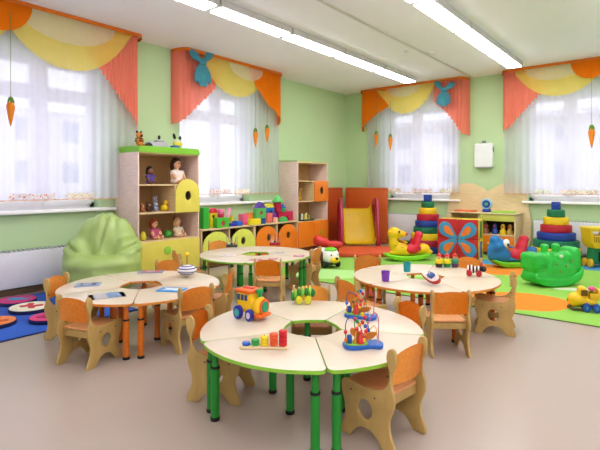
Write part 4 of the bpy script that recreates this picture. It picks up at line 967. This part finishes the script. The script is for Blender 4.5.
# ------------------------------------------------------------------ chairs (local +x = facing direction, origin below the seat)
side_o = [(-.178, .488), (-.158, .505), (-.135, .49), (-.128, .45), (-.142, .40), (-.145, .36), (-.125, .315), (-.085, .285), (.0, .275), (.1, .285), (.142, .282), (.155, .255), (.148, .2), (.128, .14), (.135, .08), (.158, .025), (.155, .0), (.1, 0), (.082, .025), (.045, .062), (0, .072), (-.045, .062), (-.085, .025), (-.105, .0), (-.168, 0), (-.172, .03), (-.148, .09), (-.143, .15), (-.165, .21), (-.172, .27), (-.155, .33), (-.16, .38), (-.178, .43)]
SIDE = cr(side_o, 4)
SIDE = [(x, max(z, 0)) for x, z in SIDE]
def make_chair(backm, seatm, label, grp):
    t = thing('child_chair', label, 'chair', (0, 0, 0), 0, grp)
    for s in (-1, 1):
        sp = MB().plate([SIDE, circ(.005, .165, .046, .05)], .018, MX((0, s*.138, 0)), .003).build('side_panel', PLY, t)
        for (sx, sz) in ((-.135, .37), (-.06, .24), (.09, .24)): MB().cyl((sx, s*.146, sz), (sx, s*.1495, sz), .005, n=10).build('screw', mat('4a3a24', .5), sp)
    bm = bmesh.new(); n = 14; rows = []
    for i in range(n+1):
        u = -1+2*i/n; yy = u*.129; dx = -.022*(1-u*u)
        ztop = .462+.034*(1-abs(u)**2.6); zbot = .325
        rows.append([bm.verts.new((-.152+dx-(z_-.33)*.06, yy, z_)) for z_ in [zbot+(ztop-zbot)*j/6 for j in range(7)]])
    for A_, B_ in zip(rows, rows[1:]):
        for j in range(6): bm.faces.new((A_[j], B_[j], B_[j+1], A_[j+1]))
    bmesh.ops.solidify(bm, geom=bm.faces[:], thickness=.011)
    me = bpy.data.meshes.new('backrest'); bm.to_mesh(me); bm.free(); fin('backrest', me, backm, t, 50)
    MB().plate([rrect(-.13, -.129, .15, .129, .02)], .014, Matrix.Translation((0, 0, .262)), .004).build('seat', seatm, t)
    for sx in (-.12, .1): MB().box((sx, -.129, .20), (sx+.014, .129, .25), .003).build('stretcher', PLY, t)
    return t
OB = mat('f2a040', .4, 'wood'); OB2 = mat('f2b25a', .42, 'wood'); OS = mat('dc9c64', .42, 'wood')
c_or = make_chair(OB, OS, 'x', 'g'); c_tn = make_chair(OB2, OS, 'x', 'g')
used = set(); CLR = .70
def chair(proto, mid, ang, label, grp):
    """mid = point under the backrest"""
    c = {g1: T1, g2: T2, g3: T3, g4: T4}[grp]; dv = Vector(mid)-Vector(c)
    if dv.length < CLR: mid = tuple(Vector(c)+dv.normalized()*CLR)
    a = math.radians(ang); x = mid[0]+.155*math.cos(a); y = mid[1]+.155*math.sin(a)
    if proto.name in used: return dup(proto, (x, y, .011 if y > 4.9 or x < -3.95 and y < 2.1 else .0005), a, label, grp)
    used.add(proto.name); proto.location = (x, y, .0005); proto.rotation_euler = (0, 0, a); proto['label'] = label; proto['group'] = grp; return proto
g1, g2, g3, g4 = 'chairs at the nearest table', 'chairs at the left table', 'chairs at the right table', 'chairs at the back table'
chair(c_or, (-1.065, 2.18), 173, 'orange child chair nearest the camera, lower right of the nearest table', g1)
chair(c_or, (-2.32, 1.93), 27, 'child chair tucked under the left side of the nearest table', g1)
chair(c_or, (-2.24, 2.93), -52, 'child chair behind the caterpillar at the far side of the nearest table', g1)
chair(c_or, (-1.42, 2.95), -118, 'child chair at the right of the nearest table, in front of the right table', g1)
chair(c_or, (-3.33, 1.60), 108, 'orange child chair with its back to the camera at the left table', g2)
chair(c_or, (-4.135, 1.843), 33, 'child chair at the left table nearest the blue rug', g2)
chair(c_or, (-2.95, 2.36), 171, 'child chair on the right side of the left table, beside the nearest table', g2)
chair(c_or, (-3.200, 2.948), 214, 'child chair seen from the side between left table and back table', g2)
chair(c_or, (-4.142, 2.976), -62, 'child chair behind the left table in front of the bookcase', g2)
chair(c_tn, (-3.383, 3.670), 123, 'tan child chair with its back to the camera at the back table', g4)
chair(c_tn, (-3.504, 4.669), 196, 'child chair on the right side of the back table, seen from the side', g4)
chair(c_or, (-4.982, 4.405), -42, 'child chair behind the back table in front of the lime cabinet doors', g4)
chair(c_tn, (-4.542, 3.375), 66, 'child chair on the left side of the back table beside the bookcase', g4)
chair(c_tn, (-1.331, 3.448), 129, 'tan child chair with its back to the camera at the right table', g3)
chair(c_tn, (-1.135, 4.381), 196, 'child chair on the right side of the right table by the orange rug patch', g3)
chair(c_or, (-2.152, 3.303), 70, 'child chair on the left side of the right table, behind the bead mazes', g3)
chair(c_tn, (-2.696, 4.548), -50, 'child chair at the far left of the right table, beside the teal cup', g3)
chair(c_or, (-1.76, 5.06), -98, 'child chair behind the right table next to the three small figures', g3)

# ------------------------------------------------------------------ toys and papers on the tables
TT = TZ+.0005
# toy bus: local +x = front
x, y = on_floor(252, 318, TZ)
t = thing('toy_bus', 'yellow toy bus with orange roof and blue wheels on the nearest table', 'toy bus', (x, y, TT), TH-.6); t.scale = (1.0, 1.2, 1.35)
YB_ = mat('f0c01a', .3)
blob('body', [('b', (-.09, -.045, .03), (.04, .045, .13), .015), ('b', (.03, -.045, .03), (.1, .045, .09), .02), ((.07, 0, .075), (.035, .045, .035))], YB_, t, .006, 2)
MB().box((-.1, -.052, .127), (.045, .052, .142), .008).build('roof', mat('e8641c', .35), t)
rf = MB()
for rx in (-.06, -.03, .0): rf.cyl((rx, 0, .142), (rx, 0, .146), .014)
rf.build('roof_vents', mat('c8321c', .4), t)
MB().lathe([(0, 0), (.012, 0), (.01, .03), (.022, .045), (.02, .06), (0, .062)], (.065, 0, .085)).build('chimney', mat('1c9a4a', .35), t)
for wx in (-.065, -.035, -.005):
    for sy in (-.0455, .0455): MB().box((wx-.011, sy-.003, .09), (wx+.011, sy+.003, .118), .002).build('window', mat('2a4a78', .3), t)
MB().cyl((.1, 0, .065), (.108, 0, .065), .038, n=24).build('front_ring', mat('e8641c', .35), t); MB().cyl((.107, 0, .065), (.113, 0, .065), .026, n=20).build('front_face', mat('1c9a6a', .35), t)
MB().box((.06, -.05, .015), (.115, .05, .035), .01).build('bumper', mat('e86a1c', .35), t)
MB().box((-.105, -.03, .06), (-.09, .03, .11), .006).build('rear_panel', mat('1c8a3a', .4), t)
for sx, r in ((-.06, .033), (.035, .028)):
    for sy in (-.055, .055):
        wh = MB().cyl((sx, sy-.012, r), (sx, sy+.012, r), r, n=22, bev=.003).build('wheel', mat('2a2f9c', .3), t)
        MB().cyl((sx, sy-.014, r), (sx, sy+.014, r), r*.55, n=16).build('hub', mat('38b0a0' if sx < 0 else 'd8d8e8', .3), wh)
# peg counter
xa, ya = on_floor(239, 348, TZ); xb, yb = on_floor(287, 349, TZ)
t = thing('peg_counter', 'wooden board with five pegs of blue, green, yellow, orange and red rings', 'stacking toy', ((xa+xb)/2, (ya+yb)/2+.01, TT), math.atan2(yb-ya, xb-xa)-.0)
Lp = math.hypot(xb-xa, yb-ya)
MB().box((-Lp/2, -.03, 0), (Lp/2, .03, .014), .004).build('board', TAN, t)
for i, cc in enumerate(('1f62c8', '2c9a48', 'e8d020', 'e0592c', 'cc2028')):
    px_ = -Lp/2+.032+i*(Lp-.06)/4
    pg = MB().cyl((px_, 0, .014), (px_, 0, .022+.0165*(i+1)), .004, n=10).build('peg', TAN, t)
    for k in range(i+1):
        MB().cyl((px_, 0, .0145+k*.0165), (px_, 0, .0305+k*.0165), .0225, n=22, bev=.004).build('ring', mat(cc, .35), pg)
# caterpillar
x, y = on_floor(302, 303, TZ)
t = thing('toy_caterpillar', 'green striped toy caterpillar with yellow wheels on the nearest table', 'toy', (x, y, TT), TH); t.scale = (1.05, 1.25, 1.35)
pts_ = [(-.065, .035), (-.045, .045), (-.02, .055), (.005, .06), (.03, .06), (.055, .062)]
for i, (px_, pz) in enumerate(pts_):
    sg = MB().ell((px_, 0, pz), (.014, .024, .026)).build('body_segment', mat('2c8a34' if i % 2 == 0 else '8ac84a', .4), t)
    MB().ell((px_, 0, pz+.024), (.006, .008, .01), n=8).build('crest', mat('d8e08a', .4), sg)
MB().ell((.075, 0, .055), (.018, .022, .024)).build('head', mat('1f7a34', .4), t)
for sx in (-.02, .04):
    for sy in (-.03, .03): MB().cyl((sx, sy-.008, .022), (sx, sy+.008, .022), .022, n=20, bev=.003).build('wheel', mat('d8d82c', .35), t)
# bead mazes
def maze(px, py, rz, label, k=1.0):
    x, y = on_floor(px, py, TZ); t = thing('bead_maze', label, 'bead maze', (x, y, TT), rz, 'bead mazes'); t.scale = (1.15, 1.2, 1.5)
    MB().plate([cr([(-.08, -.03), (-.03, -.045), (.03, -.035), (.08, -.045), (.1, 0), (.08, .045), (.03, .035), (-.03, .045), (-.085, .03)], 5)], .014, Matrix.Translation((0, 0, .007)), .003).build('base', mat('1f5fb8', .35), t)
    MB().plate([cr([(-.075, -.022), (-.03, -.035), (.02, -.025), (.02, .025), (-.03, .035), (-.075, .022)], 4)], .003, Matrix.Translation((0, 0, .0153)), .0005).build('meadow', mat('8ac84a', .4), t)
    cols = ['d82c2c', 'e8b81c', '2c9a48', '1f62c8', 'e0752c', '8a5a2c']
    def wire(P, cc, bs):
        pts = cr(P, 8, False); w_ = MB().tube(pts, .0022, 6).build('wire', mat(cc, .3), t)
        for q in bs: p = pts[int(q*(len(pts)-1))]; MB().ell(p, (.009, .009, .008), n=10).build('bead', mat(random.choice(cols), .35), w_)
    wire([(-.075, 0, .014), (-.078, 0, .08), (-.06, 0, .105), (-.02, .01, .09), (-.0, .015, .06), (.02, .02, .014)], '3a3a8a', (.06, .13, .6, .7))
    wire([(.08, .01, .014), (.082, .01, .09), (.06, .0, .12), (.03, -.01, .09), (.01, -.02, .05), (0, -.02, .014)], 'b84a6a', (.75, .82, .9))
    wire([(-.04, -.02, .014), (-.03, -.02, .07), (0, -.01, .09), (.03, .0, .06), (.06, -.01, .075), (.07, -.02, .014)], 'd8b020', (.2, .4, .5, .62))
    wire([(-.02, .025, .014), (-.03, .02, .09), (.0, .01, .115), (.03, .01, .08), (.045, .02, .014)], '2c8a4a', (.3, .55, .65))
    # little wooden scene
    MB().plate([cr([(-.045, .014), (.0, .02), (.05, .03), (.07, .05), (.03, .05), (0, .04), (-.02, .06), (-.05, .07), (-.055, .05), (-.035, .035)], 4)], .012, MX((0, 0, 0)), .002).build('wooden_animal', mat('c8762c', .5, 'wood'), t)
    MB().lathe([(0, .014), (.014, .014), (.016, .03), (.006, .05), (.01, .058), (0, .066)], (-.01, -.015, 0)).build('figure', mat('d83a3a', .4), t)
    MB().box((-.07, -.012, .014), (-.05, .012, .045), .003).build('block', mat('1f4a9c', .4), t)
    return t
maze(362, 347, TH+.12, 'bead maze on a blue base, nearer one, in front on the nearest table')
maze(359.5, 317.5, TH-.5, 'bead maze on a blue base, farther one, behind the other on the nearest table')
# cups
def cup(px, py, r, h, m, label):
    x, y = on_floor(px, py, TZ); t = thing('cup', label, 'cup', (x, y, TT))
    MB().lathe([(0, 0), (r*.85, 0), (r, h), (r*.93, h), (r*.8, .006), (0, .006)], n=28).build('body', m, t)
    MB().tube([(r*math.cos(a*.3), r*math.sin(a*.3), h) for a in range(21)], .002, 6, True).build('rim', m, t)
cup(385.5, 281, .038, .088, mat('7a3ab0', .35), 'purple plastic cup on the left part of the right table')
cup(407, 271.5, .038, .088, mat('14969a', .35), 'teal plastic cup behind the purple one on the right table')
# toy boat-like plane
x, y = on_floor(431, 284, TZ)
t = thing('toy_boat', 'red, white and blue toy boat lying tilted at the middle hole of the right table', 'toy boat', (x, y, TT+.045), TH-1.15); t.rotation_euler = (.6, .12, TH-1.15)
bm_ = MB().plate([cr([(-.12, .0), (-.06, .03), (.03, .045), (.09, .04), (.12, 0), (.09, -.04), (.03, -.045), (-.06, -.03)], 4)], .03, Matrix.Translation((0, 0, .016)), .008).build('hull', mat('b8342c', .4), t)
MB().plate([cr([(-.11, .0), (-.05, .026), (.03, .04), (.085, .035), (.11, 0), (.085, -.035), (.03, -.04), (-.05, -.026)], 4)], .008, Matrix.Translation((0, 0, .036)), .002).build('deck', mat('e8d8d0', .4), t)
MB().box((0, -.025, .039), (.06, .025, .07), .006).build('cabin', mat('3a5a9c', .4), t); MB().cyl((.02, 0, .07), (.02, 0, .1), .008).build('funnel', mat('d8d0c8', .4), t)
# three figures
for i, (px, a, b_, lab) in enumerate(((439, '2a2a1c', 'e8c81c', 'leftmost of three small red-capped toy figures on the right table'), (447, '2c7a3a', 'e8d81c', 'middle one of three small red-capped toy figures on the right table'), (455, '5a3a6a', '2c8a6a', 'rightmost of three small red-capped toy figures on the right table'))):
    x, y = on_floor(px, 267, TZ); t = thing('toy_figure', lab, 'toy figure', (x, y, TT), 0, 'small red-capped figures'); t.scale = (1.1, 1.1, 1.3)
    MB().lathe([(0, 0), (.03, 0), (.034, .025), (.032, .03)]+[(0, .03)]).build('base', mat(a, .4), t)
    MB().lathe([(0, .03), (.032, .03), (.036, .05), (.026, .065), (0, .066)]).build('body', mat(b_, .4), t)
    MB().ell((0, 0, .08), (.02, .02, .02)).build('head', SKIN, t)
    MB().lathe([(.0, .085), (.027, .087), (.02, .1), (0, .115)]).build('cap', RED, t)
# zebra toy
x, y = on_floor(475, 276, TZ)
t = thing('toy_zebra', 'black and white striped toy with red wheels on the right table', 'toy', (x, y, TT), TH-.35); t.scale = (1.15, 1.3, 1.4)
for i in range(8): MB().cyl((-.06+i*.0135, 0, .045), (-.0475+i*.0135, 0, .045), .026+.004*math.sin(i), n=20, bev=.003).build('body_band', mat('1c1c1c' if i % 2 else 'eeeae2', .5), t)
MB().ell((.065, 0, .05), (.024, .022, .02)).build('head', mat('2a2220', .5), t); MB().ell((.05, .0, .08), (.012, .02, .018)).build('crest', mat('c8442c', .4), t)
for sx in (-.045, .03):
    for sy in (-.03, .03): MB().cyl((sx, sy-.008, .022), (sx, sy+.008, .022), .022, n=20, bev=.003).build('wheel', mat('b82428', .35), t)
# spinning top
x, y = on_floor(187, 277, TZ)
t = thing('spinning_top', 'white spinning top with blue stripes and a yellow knob on the left table', 'spinning top', (x, y, TT+.004), 0); t.scale = (1.15, 1.15, 1.35)
MB().lathe([(0, 0), (.012, 0), (.03, .012), (.07, .035), (.078, .05), (.07, .062), (.04, .075), (.02, .08), (0, .082)], n=36).build('body', mat('e8e4e4', .3), t)
for r, z in ((.071, .0615), (.045, .0735), (.0705, .037), (.05, .0225)): MB().tube([(r*math.cos(a*.2), r*math.sin(a*.2), z) for a in range(32)], .004, 6, True).build('stripe', mat('3a4a8c', .4), t)
MB().cyl((0, 0, .08), (0, 0, .15), .004, n=10).build('rod', mat('b86a3a', .4), t); MB().ell((0, 0, .155), (.02, .02, .012)).build('knob', mat('f0c81c', .4), t)
# magazines
def mag(px, py, w_, h, rz, hx, hx2, label, opened=False, grp='magazines and papers on the left table'):
    x, y = on_floor(px, py, TZ); t = thing('magazine', label, 'magazine', (x, y, TT+.0005), rz, grp)
    if opened:
        for s in (-1, 1):
            pts = [(0, -h/2), (s*w_, -h/2), (s*w_, h/2), (0, h/2)]; bm = bmesh.new(); rows = []
            for i in range(9):
                u = i/8; rows.append([bm.verts.new((s*w_*u, q, .002+.006*math.sin(PI*min(u*1.4, 1)))) for q in (-h/2, h/2)])
            for A_, B_ in zip(rows, rows[1:]): bm.faces.new((A_[0], B_[0], B_[1], A_[1]))
            bmesh.ops.solidify(bm, geom=bm.faces[:], thickness=.002)
            me = bpy.data.meshes.new('page'); bm.to_mesh(me); bm.free(); fin('page', me, mat('e8e6ea', .5) if s < 0 else mat(hx, .5), t, 60)
    else:
        MB().box((-w_/2, -h/2, 0), (w_/2, h/2, .005), .001).build('cover', mat(hx, .35), t)
        MB().plate([cr([(-w_*.35, -h*.3), (0, -h*.2), (w_*.35, -h*.32), (w_*.3, h*.1), (w_*.38, h*.35), (0, h*.25), (-w_*.38, h*.33), (-w_*.25, 0)], 3)], .0012, Matrix.Translation((0, 0, .0058))).build('cover_picture', mat(hx2, .4), t)
        MB().box((-w_*.2, -h*.05, .0055), (w_*.15, h*.1, .0066)).build('title_patch', mat('e8e8f0', .4), t)
mag(88, 285, .2, .15, TH+.25, '8a9ab8', '3a4a7c', 'dark blue and white magazine at the left side of the left table')
mag(107, 296, .13, .17, TH+.5, 'a8c4e8', '6a8ac0', 'open pale blue magazine near the front seam of the left table', True)
mag(151, 272, .24, .14, TH+.15, '8a8ea8', 'b8505a', 'grey-blue magazine near the far edge of the left table')
mag(172, 290, .22, .15, TH-.15, '2f8fd8', 'c8dce8', 'bright blue magazine on the right part of the left table')
g5 = 'papers on the back table'
mag(228, 256, .17, .1, TH, 'e8dce0', 'd8c0cc', 'pale paper sheet at the left of the back table', grp=g5)
mag(256, 260, .17, .09, TH+.1, 'd8a0b8', 'b83a6a', 'pink booklet by the front edge of the back table', grp=g5)
mag(273, 259, .1, .07, TH+.4, 'c83a6a', 'e8c0cc', 'small crimson booklet right of the pink one on the back table', grp=g5)
mag(299, 256, .13, .1, TH-.1, 'b8547c', 'e0a0b8', 'purple-pink booklet at the right side of the back table', grp=g5)
mag(280, 253, .13, .08, TH+.2, 'c8c4cc', '8a8aa0', 'small grey booklet behind the others on the back table', grp=g5)
def stand(px, py, hx, label):
    x, y = on_floor(px, py, TZ); t = thing('pencil_stand', label, 'desk stand', (x, y, TT), TH, 'stands on the back table')
    MB().box((-.075, -.04, 0), (.075, .04, .035), .006).build('tray', mat(hx, .4), t)
    for s in (-.07, .07): MB().cyl((s, 0, .035), (s, 0, .15), .004, n=8).build('post', mat('8a8a8a', .4), t)
    for i in range(5): MB().cyl((-.045+i*.022, 0, .035), (-.05+i*.025, .01, .11+.02*((i*7) % 3)), .004, n=8).build('pencil', mat(('d8c020', 'c8c4c0', '2c4a8c', 'd8d4d0', 'b8342c')[i], .4), t)
    for i in range(3): MB().ell((-.04+i*.04, -.02, .05), (.015, .012, .015), n=10).build('eraser', mat(('d8d4d0', '3a3a4a', 'd87a3a')[i], .4), t)
stand(232, 247, '3a4a3a', 'dark green wire stand with small tools, left one on the back table')
stand(275, 245, 'a8243a', 'red wire stand with small tools, right one on the back table')
